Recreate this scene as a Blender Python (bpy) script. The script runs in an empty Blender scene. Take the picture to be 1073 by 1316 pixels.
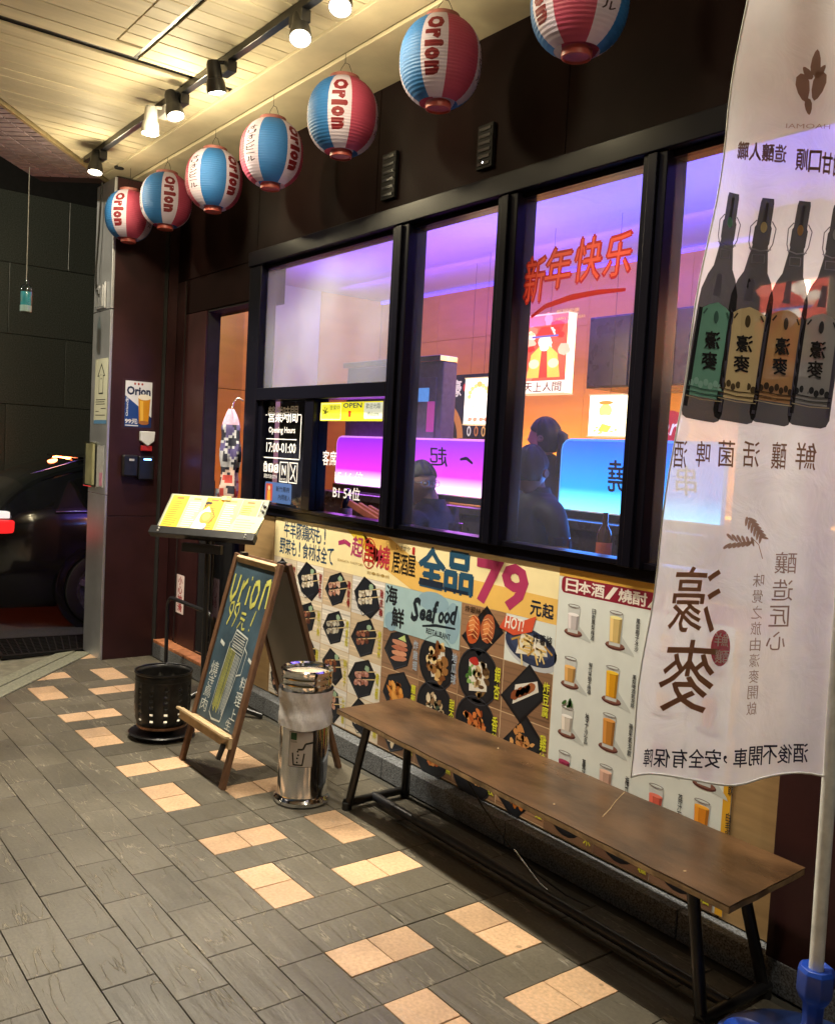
import bpy, bmesh, math, random
from mathutils import Vector, Matrix
R = math.radians
S = bpy.context.scene
COL = S.collection

# ------------------------------------------------------------------ camera
# world: x along the shop front (towards the camera), y into the shop, z up; shop wall at y = 2.5
EYE = Vector((0, 0, 1.5))
F, YAW, PITCH, ROLL = 1178.0, R(52.75), R(-3.52), R(3.10)
c_, s_ = math.cos(YAW), math.sin(YAW)
FW = Vector((-s_ * math.cos(PITCH), c_ * math.cos(PITCH), math.sin(PITCH)))
RI0 = Vector((c_, s_, 0)); UP0 = RI0.cross(FW)
RI = RI0 * math.cos(ROLL) + UP0 * math.sin(ROLL)
UP = -RI0 * math.sin(ROLL) + UP0 * math.cos(ROLL)
cd = bpy.data.cameras.new('camera'); cam = bpy.data.objects.new('camera', cd); COL.objects.link(cam)
cd.sensor_fit = 'HORIZONTAL'; cd.sensor_width = 36.0; cd.lens = F * 36.0 / 1073.0
cd.clip_start = 0.05; cd.clip_end = 500
cam.matrix_world = Matrix(((RI.x, UP.x, -FW.x, 0), (RI.y, UP.y, -FW.y, 0), (RI.z, UP.z, -FW.z, 1.5), (0, 0, 0, 1)))
S.camera = cam

# ------------------------------------------------------------------ world, exposure
W = bpy.data.worlds.new('World'); S.world = W; W.use_nodes = True
nt = W.node_tree; bg = nt.nodes['Background']
sky = nt.nodes.new('ShaderNodeTexSky'); sky.sky_type = 'NISHITA'; sky.sun_disc = False
sky.sun_elevation = R(2.0); sky.sun_rotation = R(200)
nt.links.new(sky.outputs[0], bg.inputs[0]); bg.inputs[1].default_value = 0.02
sd = bpy.data.lights.new('night_sky_glow', 'SUN'); sd.energy = 0.02; sd.angle = R(12); sd.color = (1, .85, .7)
so = bpy.data.objects.new('night_sky_glow', sd); COL.objects.link(so); so.rotation_euler = (R(50), 0, R(-20))
S.view_settings.view_transform = 'Standard'; S.view_settings.look = 'None'
S.view_settings.exposure = 1.15; S.view_settings.gamma = 1.0; S.view_settings.use_curve_mapping = False
S.cycles.use_denoising = True
try: S.cycles.denoiser = 'OPENIMAGEDENOISE'
except Exception: pass
S.cycles.max_bounces = 8; S.cycles.transparent_max_bounces = 16
S.cycles.sample_clamp_indirect = 4.0; S.cycles.caustics_reflective = False; S.cycles.caustics_refractive = False

# where a point of the photograph (1073 x 1316) lies on a known surface of the place
def ray(px, py): return FW + RI * ((px - 536.5) / F) - UP * ((py - 658) / F)
def onz(px, py, z=0.0):
    d = ray(px, py); return EYE + d * ((z - 1.5) / d.z)
def ony(px, py, Y=2.5):
    d = ray(px, py); return EYE + d * (Y / d.y)
def onx(px, py, X):
    d = ray(px, py); return EYE + d * (X / d.x)
def atd(px, py, D): return EYE + ray(px, py) * D
def proj(P):
    v = Vector(P) - EYE; w = v.dot(FW)
    return 536.5 + F * v.dot(RI) / w, 658 - F * v.dot(UP) / w, w

# ------------------------------------------------------------------ materials
def lin(c):
    if isinstance(c, str): c = [int(c[i:i + 2], 16) / 255 for i in (0, 2, 4)]
    return tuple(x / 12.92 if x <= .04045 else ((x + .055) / 1.055) ** 2.4 for x in c[:3])
def newmat(name):
    m = bpy.data.materials.new(name); m.use_nodes = True
    return m, m.node_tree.nodes, m.node_tree.links, m.node_tree.nodes['Principled BSDF']
def setin(n, k, v):
    if k in n.inputs: n.inputs[k].default_value = v
def mat(name, col, rough=.5, metal=0., var=.15, scale=30., bump=.0, bscale=80., emit=None, estr=0., spec=.5, rvar=.15, stretch=(1, 1, 1), rnd=0., trans=0., coat=0.):
    """linear base colour broken up by noise, with roughness variation and fine relief"""
    m, N, L, P = newmat(name)
    tc = N.new('ShaderNodeTexCoord'); mp = N.new('ShaderNodeMapping'); L.new(tc.outputs['Object'], mp.inputs[0])
    mp.inputs['Scale'].default_value = stretch
    no = N.new('ShaderNodeTexNoise'); no.inputs['Scale'].default_value = scale; no.inputs['Detail'].default_value = 6
    L.new(mp.outputs[0], no.inputs[0])
    r = N.new('ShaderNodeValToRGB'); e = r.color_ramp.elements
    e[0].position = .3; e[1].position = .7
    e[0].color = tuple(x * (1 - var) for x in col) + (1,); e[1].color = tuple(min(1, x * (1 + var)) for x in col) + (1,)
    L.new(no.outputs[0], r.inputs[0]); out = r.outputs[0]
    if rnd:
        oi = N.new('ShaderNodeObjectInfo'); mr = N.new('ShaderNodeMapRange')
        mr.inputs[3].default_value = 1 - rnd; mr.inputs[4].default_value = 1 + rnd
        L.new(oi.outputs['Random'], mr.inputs[0])
        mx = N.new('ShaderNodeVectorMath'); mx.operation = 'SCALE'; L.new(out, mx.inputs[0]); L.new(mr.outputs[0], mx.inputs['Scale']); out = mx.outputs[0]
    L.new(out, P.inputs['Base Color'])
    rr = N.new('ShaderNodeMapRange'); rr.inputs[3].default_value = max(.02, rough - rvar); rr.inputs[4].default_value = min(1, rough + rvar)
    n2 = N.new('ShaderNodeTexNoise'); n2.inputs['Scale'].default_value = scale * .37; n2.inputs['Detail'].default_value = 4
    L.new(mp.outputs[0], n2.inputs[0]); L.new(n2.outputs[0], rr.inputs[0]); L.new(rr.outputs[0], P.inputs['Roughness'])
    P.inputs['Metallic'].default_value = metal; setin(P, 'Specular IOR Level', spec)
    if coat: setin(P, 'Coat Weight', coat); setin(P, 'Coat Roughness', .08)
    if trans: setin(P, 'Transmission Weight', trans)
    if bump:
        nb = N.new('ShaderNodeTexNoise'); nb.inputs['Scale'].default_value = bscale; nb.inputs['Detail'].default_value = 5
        L.new(mp.outputs[0], nb.inputs[0])
        b = N.new('ShaderNodeBump'); b.inputs['Strength'].default_value = 1.; b.inputs['Distance'].default_value = bump
        L.new(nb.outputs[0], b.inputs['Height']); L.new(b.outputs[0], P.inputs['Normal'])
    if emit: P.inputs['Emission Color'].default_value = tuple(emit) + (1,); P.inputs['Emission Strength'].default_value = estr
    return m

def printmat(name, rough=.4, emis=0., translucent=0., see=0., spec=.4, dirt=.08, bump=0.):
    """flat print: the colour comes from the printed shapes"""
    m, N, L, P = newmat(name)
    at = N.new('ShaderNodeAttribute'); at.attribute_name = 'Col'
    tc = N.new('ShaderNodeTexCoord'); no = N.new('ShaderNodeTexNoise'); no.inputs['Scale'].default_value = 14; no.inputs['Detail'].default_value = 7
    L.new(tc.outputs['Object'], no.inputs[0])
    mr = N.new('ShaderNodeMapRange'); mr.inputs[3].default_value = 1 - dirt * 1.6; mr.inputs[4].default_value = 1 + dirt * .6
    L.new(no.outputs[0], mr.inputs[0])
    sc = N.new('ShaderNodeVectorMath'); sc.operation = 'SCALE'; L.new(at.outputs['Color'], sc.inputs[0]); L.new(mr.outputs[0], sc.inputs['Scale'])
    L.new(sc.outputs[0], P.inputs['Base Color']); P.inputs['Roughness'].default_value = rough; setin(P, 'Specular IOR Level', spec)
    if bump:
        nb = N.new('ShaderNodeTexNoise'); nb.inputs['Scale'].default_value = 9; nb.inputs['Detail'].default_value = 6; nb.inputs['Distortion'].default_value = 1.2; L.new(tc.outputs['Object'], nb.inputs[0])
        b_ = N.new('ShaderNodeBump'); b_.inputs['Distance'].default_value = bump; L.new(nb.outputs[0], b_.inputs['Height']); L.new(b_.outputs[0], P.inputs['Normal'])
    if emis: L.new(sc.outputs[0], P.inputs['Emission Color']); P.inputs['Emission Strength'].default_value = emis
    out = N['Material Output']; sh = P.outputs[0]
    if translucent:
        t = N.new('ShaderNodeBsdfTranslucent'); L.new(sc.outputs[0], t.inputs[0]); mx = N.new('ShaderNodeMixShader'); mx.inputs[0].default_value = translucent
        L.new(sh, mx.inputs[1]); L.new(t.outputs[0], mx.inputs[2]); sh = mx.outputs[0]
    if see:
        t = N.new('ShaderNodeBsdfTransparent'); mx = N.new('ShaderNodeMixShader'); mx.inputs[0].default_value = see
        L.new(sh, mx.inputs[1]); L.new(t.outputs[0], mx.inputs[2]); sh = mx.outputs[0]
    L.new(sh, out.inputs[0])
    return m

def glassmat(name, tint=(.92, .95, .97), refl=1.0, veil=0.0, rough=.02):
    m, N, L, P = newmat(name); N.remove(P)
    t = N.new('ShaderNodeBsdfTransparent'); t.inputs[0].default_value = tuple(tint) + (1,)
    g = N.new('ShaderNodeBsdfGlossy'); g.inputs['Roughness'].default_value = rough
    fr = N.new('ShaderNodeFresnel'); fr.inputs[0].default_value = 1.5
    ge = N.new('ShaderNodeNewGeometry'); fb_ = N.new('ShaderNodeMath'); fb_.operation = 'SUBTRACT'; fb_.inputs[0].default_value = refl; fm_ = N.new('ShaderNodeMath'); fm_.operation = 'MULTIPLY'; fm_.inputs[1].default_value = refl
    L.new(ge.outputs['Backfacing'], fm_.inputs[0]); L.new(fm_.outputs[0], fb_.inputs[1])
    mu = N.new('ShaderNodeMath'); mu.operation = 'MULTIPLY'; L.new(fr.outputs[0], mu.inputs[0]); L.new(fb_.outputs[0], mu.inputs[1])
    mx = N.new('ShaderNodeMixShader'); L.new(mu.outputs[0], mx.inputs[0]); L.new(t.outputs[0], mx.inputs[1]); L.new(g.outputs[0], mx.inputs[2])
    sh = mx.outputs[0]
    if veil:
        d = N.new('ShaderNodeBsdfTranslucent'); d.inputs[0].default_value = (.9, .95, .97, 1)
        d2 = N.new('ShaderNodeBsdfDiffuse'); d2.inputs[0].default_value = (.8, .85, .85, 1)
        m3 = N.new('ShaderNodeMixShader'); m3.inputs[0].default_value = .5; L.new(d.outputs[0], m3.inputs[1]); L.new(d2.outputs[0], m3.inputs[2])
        tc = N.new('ShaderNodeTexCoord'); no = N.new('ShaderNodeTexNoise'); no.inputs['Scale'].default_value = 2.2; no.inputs['Detail'].default_value = 1.5
        L.new(tc.outputs['Object'], no.inputs[0]); mm = N.new('ShaderNodeMath'); mm.operation = 'MULTIPLY'; mm.inputs[1].default_value = veil * 2; L.new(no.outputs[0], mm.inputs[0])
        m2 = N.new('ShaderNodeMixShader'); L.new(mm.outputs[0], m2.inputs[0]); L.new(sh, m2.inputs[1]); L.new(m3.outputs[0], m2.inputs[2]); sh = m2.outputs[0]
    L.new(sh, N['Material Output'].inputs[0])
    return m

# ------------------------------------------------------------------ mesh helpers
class MB:
    def __init__(s): s.v = []; s.f = []; s.m = []; s.mi = 0
    def add(s, vs, fs):
        o = len(s.v); s.v += [tuple(v) for v in vs]; s.f += [tuple(i + o for i in f) for f in fs]; s.m += [s.mi] * len(fs); return s
    def box(s, x0, x1, y0, y1, z0, z1):
        return s.obox(((x0 + x1) / 2, (y0 + y1) / 2, (z0 + z1) / 2), (abs(x1 - x0) / 2, 0, 0), (0, abs(y1 - y0) / 2, 0), (0, 0, abs(z1 - z0) / 2))
    def obox(s, c, a, b, d):
        c, a, b, d = map(Vector, (c, a, b, d)); v = [c + a * i + b * j + d * k for k in (-1, 1) for j in (-1, 1) for i in (-1, 1)]
        return s.add(v, [(0, 2, 3, 1), (4, 5, 7, 6), (0, 1, 5, 4), (2, 6, 7, 3), (0, 4, 6, 2), (1, 3, 7, 5)])
    def bar(s, p, q, w, h, up=(0, 0, 1)):
        p, q = Vector(p), Vector(q); d = (q - p); L = d.length; d.normalize(); u = Vector(up)
        a = d.cross(u).normalized(); b = a.cross(d).normalized()
        return s.obox((p + q) / 2, d * L / 2, a * w / 2, b * h / 2)
    def tube(s, pts, r, n=10, cap=True):
        pts = [Vector(p) for p in pts]; rs = r if isinstance(r, (list, tuple)) else [r] * len(pts)
        base = len(s.v); up = None; vs = []
        for i, p in enumerate(pts):
            d = (pts[min(i + 1, len(pts) - 1)] - pts[max(i - 1, 0)]).normalized()
            if up is None:
                up = Vector((0, 0, 1)) if abs(d.z) < .9 else Vector((1, 0, 0))
            a = d.cross(up).normalized(); b = a.cross(d).normalized(); up = b
            for k in range(n):
                t = 2 * math.pi * k / n; vs.append(p + (a * math.cos(t) + b * math.sin(t)) * rs[i])
        fs = []
        for i in range(len(pts) - 1):
            for k in range(n):
                k2 = (k + 1) % n; fs.append((i * n + k, i * n + k2, (i + 1) * n + k2, (i + 1) * n + k))
        if cap: fs.append(tuple(range(n))[::-1]); fs.append(tuple((len(pts) - 1) * n + k for k in range(n)))
        return s.add(vs, fs)
    def lathe(s, prof, c=(0, 0, 0), n=32, ax=None):
        c = Vector(c); Z = Vector(ax).normalized() if ax else Vector((0, 0, 1)); X = Z.orthogonal().normalized() if ax else Vector((1, 0, 0)); Y = Z.cross(X)
        vs = []; fs = []
        for (r, z) in prof:
            for k in range(n):
                t = 2 * math.pi * k / n; vs.append(c + X * (r * math.cos(t)) + Y * (r * math.sin(t)) + Z * z)
        for i in range(len(prof) - 1):
            for k in range(n):
                k2 = (k + 1) % n; fs.append((i * n + k, i * n + k2, (i + 1) * n + k2, (i + 1) * n + k))
        return s.add(vs, fs)
    def grid(s, nu, nv, fn):
        vs = [fn(i / nu, j / nv) for j in range(nv + 1) for i in range(nu + 1)]
        return s.add(vs, [(j * (nu + 1) + i, j * (nu + 1) + i + 1, (j + 1) * (nu + 1) + i + 1, (j + 1) * (nu + 1) + i) for j in range(nv) for i in range(nu)])
    def prism(s, poly, fn, t):
        """2D outline extruded; fn(a, b, depth) -> 3D"""
        n = len(poly); vs = [fn(a, b, 0) for a, b in poly] + [fn(a, b, t) for a, b in poly]
        return s.add(vs, [tuple(range(n)), tuple(range(2 * n - 1, n - 1, -1))] + [(i, i + n, (i + 1) % n + n, (i + 1) % n) for i in range(n)])
    def mesh(s, name, mats, smooth=0, origin=None):
        me = bpy.data.meshes.new(name)
        vs = s.v if origin is None else [tuple(Vector(v) - Vector(origin)) for v in s.v]
        me.from_pydata(vs, [], s.f)
        for m in (mats if isinstance(mats, (list, tuple)) else [mats]): me.materials.append(m)
        if any(s.m): me.polygons.foreach_set('material_index', s.m)
        b = bmesh.new(); b.from_mesh(me); bmesh.ops.recalc_face_normals(b, faces=b.faces); b.to_mesh(me); b.free()
        if smooth:
            me.polygons.foreach_set('use_smooth', [True] * len(me.polygons)); me.set_sharp_from_angle(angle=R(smooth))
        me.update(); return me
    def build(s, name, mats, parent=None, smooth=0, bevel=0., origin=None, seg=2):
        """one mesh object; a child is placed in its parent's frame"""
        if parent is not None: origin = parent.matrix_world.translation if origin is None else origin
        o = bpy.data.objects.new(name, s.mesh(name, mats, smooth, origin if origin is not None else None)); COL.objects.link(o)
        if parent is not None:
            o.parent = parent
            d = Vector(origin) - parent.matrix_world.translation
            o.location = d; o.matrix_world = Matrix.Translation(Vector(origin))
        elif origin is not None: o.location = origin; o.matrix_world = Matrix.Translation(Vector(origin))
        if bevel:
            m = o.modifiers.new('edge', 'BEVEL'); m.width = bevel; m.segments = seg; m.limit_method = 'ANGLE'; m.angle_limit = R(40)
        return o
def tag(o, label=None, cat=None, group=None, kind=None):
    for k, v in (('label', label), ('category', cat), ('group', group), ('kind', kind)):
        if v: o[k] = v
    return o
def empty(name, loc, label=None, cat=None, group=None):
    o = bpy.data.objects.new(name, None); COL.objects.link(o); o.location = loc; o.matrix_world = Matrix.Translation(Vector(loc))
    o.empty_display_size = .1
    return tag(o, label, cat, group)
def inst(me, name, loc, parent=None, rz=0.):
    o = bpy.data.objects.new(name, me); COL.objects.link(o)
    o.location = Vector(loc) - (parent.matrix_world.translation if parent else Vector((0, 0, 0)))
    o.rotation_euler = (0, 0, rz)
    if parent: o.parent = parent
    return o
def lamp(name, kind, loc, energy, col, parent=None, aim=None, size=.05, cone=80, blend=.5, sizey=None):
    d = bpy.data.lights.new(name, kind); d.energy = energy; d.color = col
    if kind in ('POINT', 'SPOT'): d.shadow_soft_size = size
    if kind == 'SPOT': d.spot_size = R(cone); d.spot_blend = blend
    if kind == 'AREA':
        d.size = size
        if sizey: d.shape = 'RECTANGLE'; d.size_y = sizey
    o = bpy.data.objects.new(name, d); COL.objects.link(o)
    rot = Vector(aim).to_track_quat('-Z', 'Y').to_matrix().to_4x4() if aim is not None else Matrix()
    o.matrix_world = Matrix.Translation(Vector(loc)) @ rot
    if parent:
        o.parent = parent; o.matrix_parent_inverse = parent.matrix_world.inverted()
    return o

# ------------------------------------------------------------------ lettering and flat print
_ts = bpy.data.scenes.new('glyph_scene'); _gc = {}
def glyphs(s, off=0., shear=0.):
    k = (s, off, shear)
    if k in _gc: return _gc[k]
    cu = bpy.data.curves.new('g', 'FONT'); cu.body = s; cu.offset = off; cu.shear = shear; cu.resolution_u = 2; cu.fill_mode = 'FRONT'
    o = bpy.data.objects.new('g', cu); _ts.collection.objects.link(o)
    vl = _ts.view_layers[0]; vl.update(); dg = vl.depsgraph
    me = o.evaluated_get(dg).to_mesh()
    vs = [(v.co.x, v.co.y) for v in me.vertices]; fs = [tuple(p.vertices) for p in me.polygons]
    o.evaluated_get(dg).to_mesh_clear(); bpy.data.objects.remove(o); bpy.data.curves.remove(cu)
    if not vs: vs = [(0, 0), (1, 0), (1, 1)]; fs = []
    x0 = min(v[0] for v in vs); x1 = max(v[0] for v in vs); y0 = min(v[1] for v in vs); y1 = max(v[1] for v in vs)
    _gc[k] = ([((x - x0) / max(x1 - x0, 1e-6), (y - y0) / max(y1 - y0, 1e-6)) for x, y in vs], fs); return _gc[k]
class Print:
    """printed shapes in a 2D frame; layer = stacking order (a fraction of a millimetre each)"""
    def __init__(s, seed=1): s.v = []; s.f = []; s.c = []; s.L = 0; s.rn = random.Random(seed)
    def poly(s, pts, col, L=None):
        o = len(s.v); L = s.L if L is None else L; s.v += [(p[0], p[1], L) for p in pts]; s.f.append(tuple(range(o, o + len(pts)))); s.c.append(lin(col)); return s
    def rect(s, x0, z0, x1, z1, col, L=None): return s.poly([(x0, z0), (x1, z0), (x1, z1), (x0, z1)], col, L)
    def rrect(s, x0, z0, x1, z1, r, col, L=None):
        x0, x1 = min(x0, x1), max(x0, x1); z0, z1 = min(z0, z1), max(z0, z1); p = []
        for cx, cz, a in ((x1 - r, z1 - r, 0), (x0 + r, z1 - r, 90), (x0 + r, z0 + r, 180), (x1 - r, z0 + r, 270)):
            p += [(cx + r * math.cos(R(a + t)), cz + r * math.sin(R(a + t))) for t in (0, 30, 60, 90)]
        return s.poly(p, col, L)
    def ell(s, cx, cz, rx, rz, col, L=None, rot=0, n=18, jit=0.):
        p = []
        for k in range(n):
            t = 2 * math.pi * k / n; j = 1 + s.rn.uniform(-jit, jit); a, b = rx * math.cos(t) * j, rz * math.sin(t) * j
            p.append((cx + a * math.cos(R(rot)) - b * math.sin(R(rot)), cz + a * math.sin(R(rot)) + b * math.cos(R(rot))))
        return s.poly(p, col, L)
    def ring(s, cx, cz, rx, rz, w, col, L=None, n=28, a0=0, a1=360):
        for k in range(n):
            t0, t1 = R(a0 + (a1 - a0) * k / n), R(a0 + (a1 - a0) * (k + 1) / n)
            s.poly([(cx + rx * math.cos(t0), cz + rz * math.sin(t0)), (cx + rx * math.cos(t1), cz + rz * math.sin(t1)),
                    (cx + (rx - w) * math.cos(t1), cz + (rz - w) * math.sin(t1)), (cx + (rx - w) * math.cos(t0), cz + (rz - w) * math.sin(t0))], col, L)
        return s
    def line(s, pts, w, col, L=None, taper=False):
        n = len(pts) - 1
        for i in range(n):
            a, b = Vector(pts[i]), Vector(pts[i + 1]); d = (b - a)
            if d.length < 1e-9: continue
            q = Vector((-d.y, d.x)).normalized()
            wa = w / 2 * ((.35 + .65 * math.sin(math.pi * (i + .4) / (n + .8))) if taper else 1)
            wb = w / 2 * ((.35 + .65 * math.sin(math.pi * (i + 1.4) / (n + .8))) if taper else 1)
            s.poly([a + q * wa, b + q * wb, b - q * wb, a - q * wa], col, L)
        return s
    def frame(s, x0, z0, x1, z1, w, col, L=None):
        for r in ((x0, z0, x1, z0 + w), (x0, z1 - w, x1, z1), (x0, z0 + w, x0 + w, z1 - w), (x1 - w, z0 + w, x1, z1 - w)): s.rect(*r, col, L)
        return s
    def text(s, t, x0, z0, x1, z1, col, L=None, off=0., rot=0, shear=0., mir=False):
        """text stretched to a box; rot in quarter turns clockwise"""
        if off and ord(t[0]) > 255:     # heavier strokes: the glyph laid down a few times, slightly apart
            L0 = s.L if L is None else L; q = off * .9; w, h = (x1 - x0) * q, (z1 - z0) * q
            for k, (a, b) in enumerate(((0, 0), (w, 0), (-w, 0), (0, h), (0, -h))): s.text(t, x0 + a, z0 + b, x1 + a, z1 + b, col, L0 + k * .12, 0, rot, shear, mir)
            return s
        vs, fs = glyphs(t, off, shear); o = len(s.v); L = s.L if L is None else L
        for (u, v) in vs:
            if rot == 1: u, v = v, 1 - u
            elif rot == 3: u, v = 1 - v, u
            if mir: u = 1 - u
            s.v.append((x0 + (x1 - x0) * u, z0 + (z1 - z0) * v, L))
        s.f += [tuple(i + o for i in f) for f in fs]; s.c += [lin(col)] * len(fs); return s
    def vtext(s, t, x0, z0, x1, z1, col, L=None, off=0., mir=False, gap=.12):
        n = len(t); h = (z1 - z0) / n
        for i, ch in enumerate(t):
            if ch == ' ': continue
            a = z1 - (i + 1) * h + h * gap / 2; b = z1 - i * h - h * gap / 2
            if ch in '一ー': m = (a + b) / 2; a, b = m - h * .07, m + h * .07
            s.text(ch, x0, a, x1, b, col, L, off, mir=mir)
        return s
    def htext(s, t, x0, z0, x1, z1, col, L=None, off=0., mir=False, gap=.1):
        n = len(t); w = (x1 - x0) / n
        for i, ch in enumerate(t):
            if ch == ' ': continue
            k = n - 1 - i if mir else i
            a, b = z0, z1
            if ch in '一ー': m = (a + b) / 2; a, b = m - (z1 - z0) * .08, m + (z1 - z0) * .08
            if ch in ',，': b = a + (z1 - z0) * .35
            xa, xb = x0 + k * w + w * gap / 2, x0 + (k + 1) * w - w * gap / 2
            if ch in ',，!': m = (xa + xb) / 2; xa, xb = m - w * .12, m + w * .12
            s.text(ch, xa, a, xb, b, col, L, off, mir=mir)
        return s
    def build(s, name, fn, m, parent=None, step=.00025, cuts=None, origin=None):
        """cuts = (du, dv): slice the shapes so that they follow a curved surface"""
        me = bpy.data.meshes.new(name); me.from_pydata(s.v, [], s.f)
        ca = me.attributes.new('Col', 'FLOAT_COLOR', 'FACE')
        ca.data.foreach_set('color', [x for c in s.c for x in (*c, 1.0)])
        b = bmesh.new(); b.from_mesh(me)
        if cuts:
            xs = [v[0] for v in s.v]; ys = [v[1] for v in s.v]
            for ax, st, lo, hi in ((0, cuts[0], min(xs), max(xs)), (1, cuts[1], min(ys), max(ys))):
                if not st: continue
                k = math.ceil(lo / st)
                while k * st < hi:
                    co = [0, 0, 0]; co[ax] = k * st; nn = [0, 0, 0]; nn[ax] = 1
                    bmesh.ops.bisect_plane(b, geom=b.verts[:] + b.edges[:] + b.faces[:], plane_co=co, plane_no=nn); k += 1
        org = Vector(origin) if origin is not None else (parent.matrix_world.translation if parent is not None else Vector((0, 0, 0)))
        for v in b.verts: v.co = Vector(fn(v.co.x, v.co.y, v.co.z * step)) - org
        b.to_mesh(me); b.free(); me.materials.append(m); me.update()
        o = bpy.data.objects.new(name, me); COL.objects.link(o)
        if parent is not None: o.parent = parent; o.location = org - parent.matrix_world.translation
        else: o.location = org
        o.matrix_world = Matrix.Translation(org)
        return o
# ------------------------------------------------------------------ materials of the place
def slate(name, base, ridge=1.):
    m, N, L, P = newmat(name)
    ge = N.new('ShaderNodeNewGeometry'); oi = N.new('ShaderNodeObjectInfo')
    off = N.new('ShaderNodeVectorMath'); off.operation = 'MULTIPLY_ADD'
    cb = N.new('ShaderNodeCombineXYZ'); ml = N.new('ShaderNodeMath'); ml.operation = 'MULTIPLY'; ml.inputs[1].default_value = 37.
    L.new(oi.outputs['Random'], ml.inputs[0]); L.new(ml.outputs[0], cb.inputs[0]); L.new(ml.outputs[0], cb.inputs[1])
    ad = N.new('ShaderNodeVectorMath'); ad.operation = 'ADD'; L.new(ge.outputs['Position'], ad.inputs[0]); L.new(cb.outputs[0], ad.inputs[1])
    mp = N.new('ShaderNodeMapping'); mp.inputs['Scale'].default_value = (1.25, 8.5, 1); mp.inputs['Rotation'].default_value = (0, 0, R(27)); L.new(ad.outputs[0], mp.inputs[0])
    n1 = N.new('ShaderNodeTexNoise'); n1.inputs['Scale'].default_value = 2.2; n1.inputs['Detail'].default_value = 4.5; n1.inputs['Distortion'].default_value = .35
    L.new(mp.outputs[0], n1.inputs[0])
    # crests: thin lines where the noise crosses a level
    a = N.new('ShaderNodeMath'); a.operation = 'SUBTRACT'; a.inputs[1].default_value = .5; L.new(n1.outputs[0], a.inputs[0])
    ab = N.new('ShaderNodeMath'); ab.operation = 'ABSOLUTE'; L.new(a.outputs[0], ab.inputs[0])
    rg = N.new('ShaderNodeMapRange'); rg.interpolation_type = 'SMOOTHSTEP'; rg.inputs[1].default_value = 0.; rg.inputs[2].default_value = .015; rg.inputs[3].default_value = 1; rg.inputs[4].default_value = 0
    L.new(ab.outputs[0], rg.inputs[0])
    n3 = N.new('ShaderNodeTexNoise'); n3.inputs['Scale'].default_value = 5; L.new(ad.outputs[0], n3.inputs[0])
    gate = N.new('ShaderNodeMapRange'); gate.interpolation_type = 'SMOOTHSTEP'; gate.inputs[1].default_value = .42; gate.inputs[2].default_value = .6; L.new(n3.outputs[0], gate.inputs[0])
    gm = N.new('ShaderNodeMath'); gm.operation = 'MULTIPLY'; L.new(rg.outputs[0], gm.inputs[0]); L.new(gate.outputs[0], gm.inputs[1])
    n2 = N.new('ShaderNodeTexNoise'); n2.inputs['Scale'].default_value = 90; n2.inputs['Detail'].default_value = 4; L.new(ge.outputs['Position'], n2.inputs[0])
    h1 = N.new('ShaderNodeMath'); h1.operation = 'MULTIPLY'; h1.inputs[1].default_value = .0015 * ridge; L.new(gm.outputs[0], h1.inputs[0])
    h2 = N.new('ShaderNodeMath'); h2.operation = 'MULTIPLY_ADD'; h2.inputs[1].default_value = .0032 * ridge; L.new(n1.outputs[0], h2.inputs[0]); L.new(h1.outputs[0], h2.inputs[2])
    h3 = N.new('ShaderNodeMath'); h3.operation = 'MULTIPLY_ADD'; h3.inputs[1].default_value = .0006; L.new(n2.outputs[0], h3.inputs[0]); L.new(h2.outputs[0], h3.inputs[2])
    bu = N.new('ShaderNodeBump'); bu.inputs['Distance'].default_value = 1; bu.inputs['Strength'].default_value = 1; L.new(h3.outputs[0], bu.inputs['Height']); L.new(bu.outputs[0], P.inputs['Normal'])
    r = N.new('ShaderNodeValToRGB'); e = r.color_ramp.elements; e[0].position = .25; e[1].position = .75
    e[0].color = tuple(x * .78 for x in base) + (1,); e[1].color = tuple(x * 1.2 for x in base) + (1,); L.new(n2.outputs[0], r.inputs[0])
    mr = N.new('ShaderNodeMapRange'); mr.inputs[3].default_value = .8; mr.inputs[4].default_value = 1.2; L.new(oi.outputs['Random'], mr.inputs[0])
    # glints of light along the crests, put into the colour as a paler tone
    mxc = N.new('ShaderNodeMix'); mxc.data_type = 'RGBA'; mw = N.new('ShaderNodeMath'); mw.operation = 'MULTIPLY'; mw.inputs[1].default_value = .55 * min(ridge, 1); L.new(gm.outputs[0], mw.inputs[0])
    L.new(mw.outputs[0], mxc.inputs['Factor']); L.new(r.outputs[0], mxc.inputs['A']); mxc.inputs['B'].default_value = tuple(min(.6, x * 3.8) for x in base) + (1,)
    sc = N.new('ShaderNodeVectorMath'); sc.operation = 'SCALE'; # trodden-in grime in wide patches and a few small dark gum marks
    ns = N.new('ShaderNodeTexNoise'); ns.inputs['Scale'].default_value = 1.7; ns.inputs['Detail'].default_value = 7; ns.inputs['Roughness'].default_value = .65; L.new(ge.outputs['Position'], ns.inputs[0])
    ms = N.new('ShaderNodeMapRange'); ms.inputs[1].default_value = .35; ms.inputs[2].default_value = .6; ms.inputs[3].default_value = .66; ms.inputs[4].default_value = 1.05; L.new(ns.outputs[0], ms.inputs[0])
    vo = N.new('ShaderNodeTexVoronoi'); vo.inputs['Scale'].default_value = 5.5; L.new(ge.outputs['Position'], vo.inputs[0])
    mv = N.new('ShaderNodeMapRange'); mv.interpolation_type = 'SMOOTHSTEP'; mv.inputs[1].default_value = .035; mv.inputs[2].default_value = .06; mv.inputs[3].default_value = .55; mv.inputs[4].default_value = 1.; L.new(vo.outputs['Distance'], mv.inputs[0])
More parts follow.
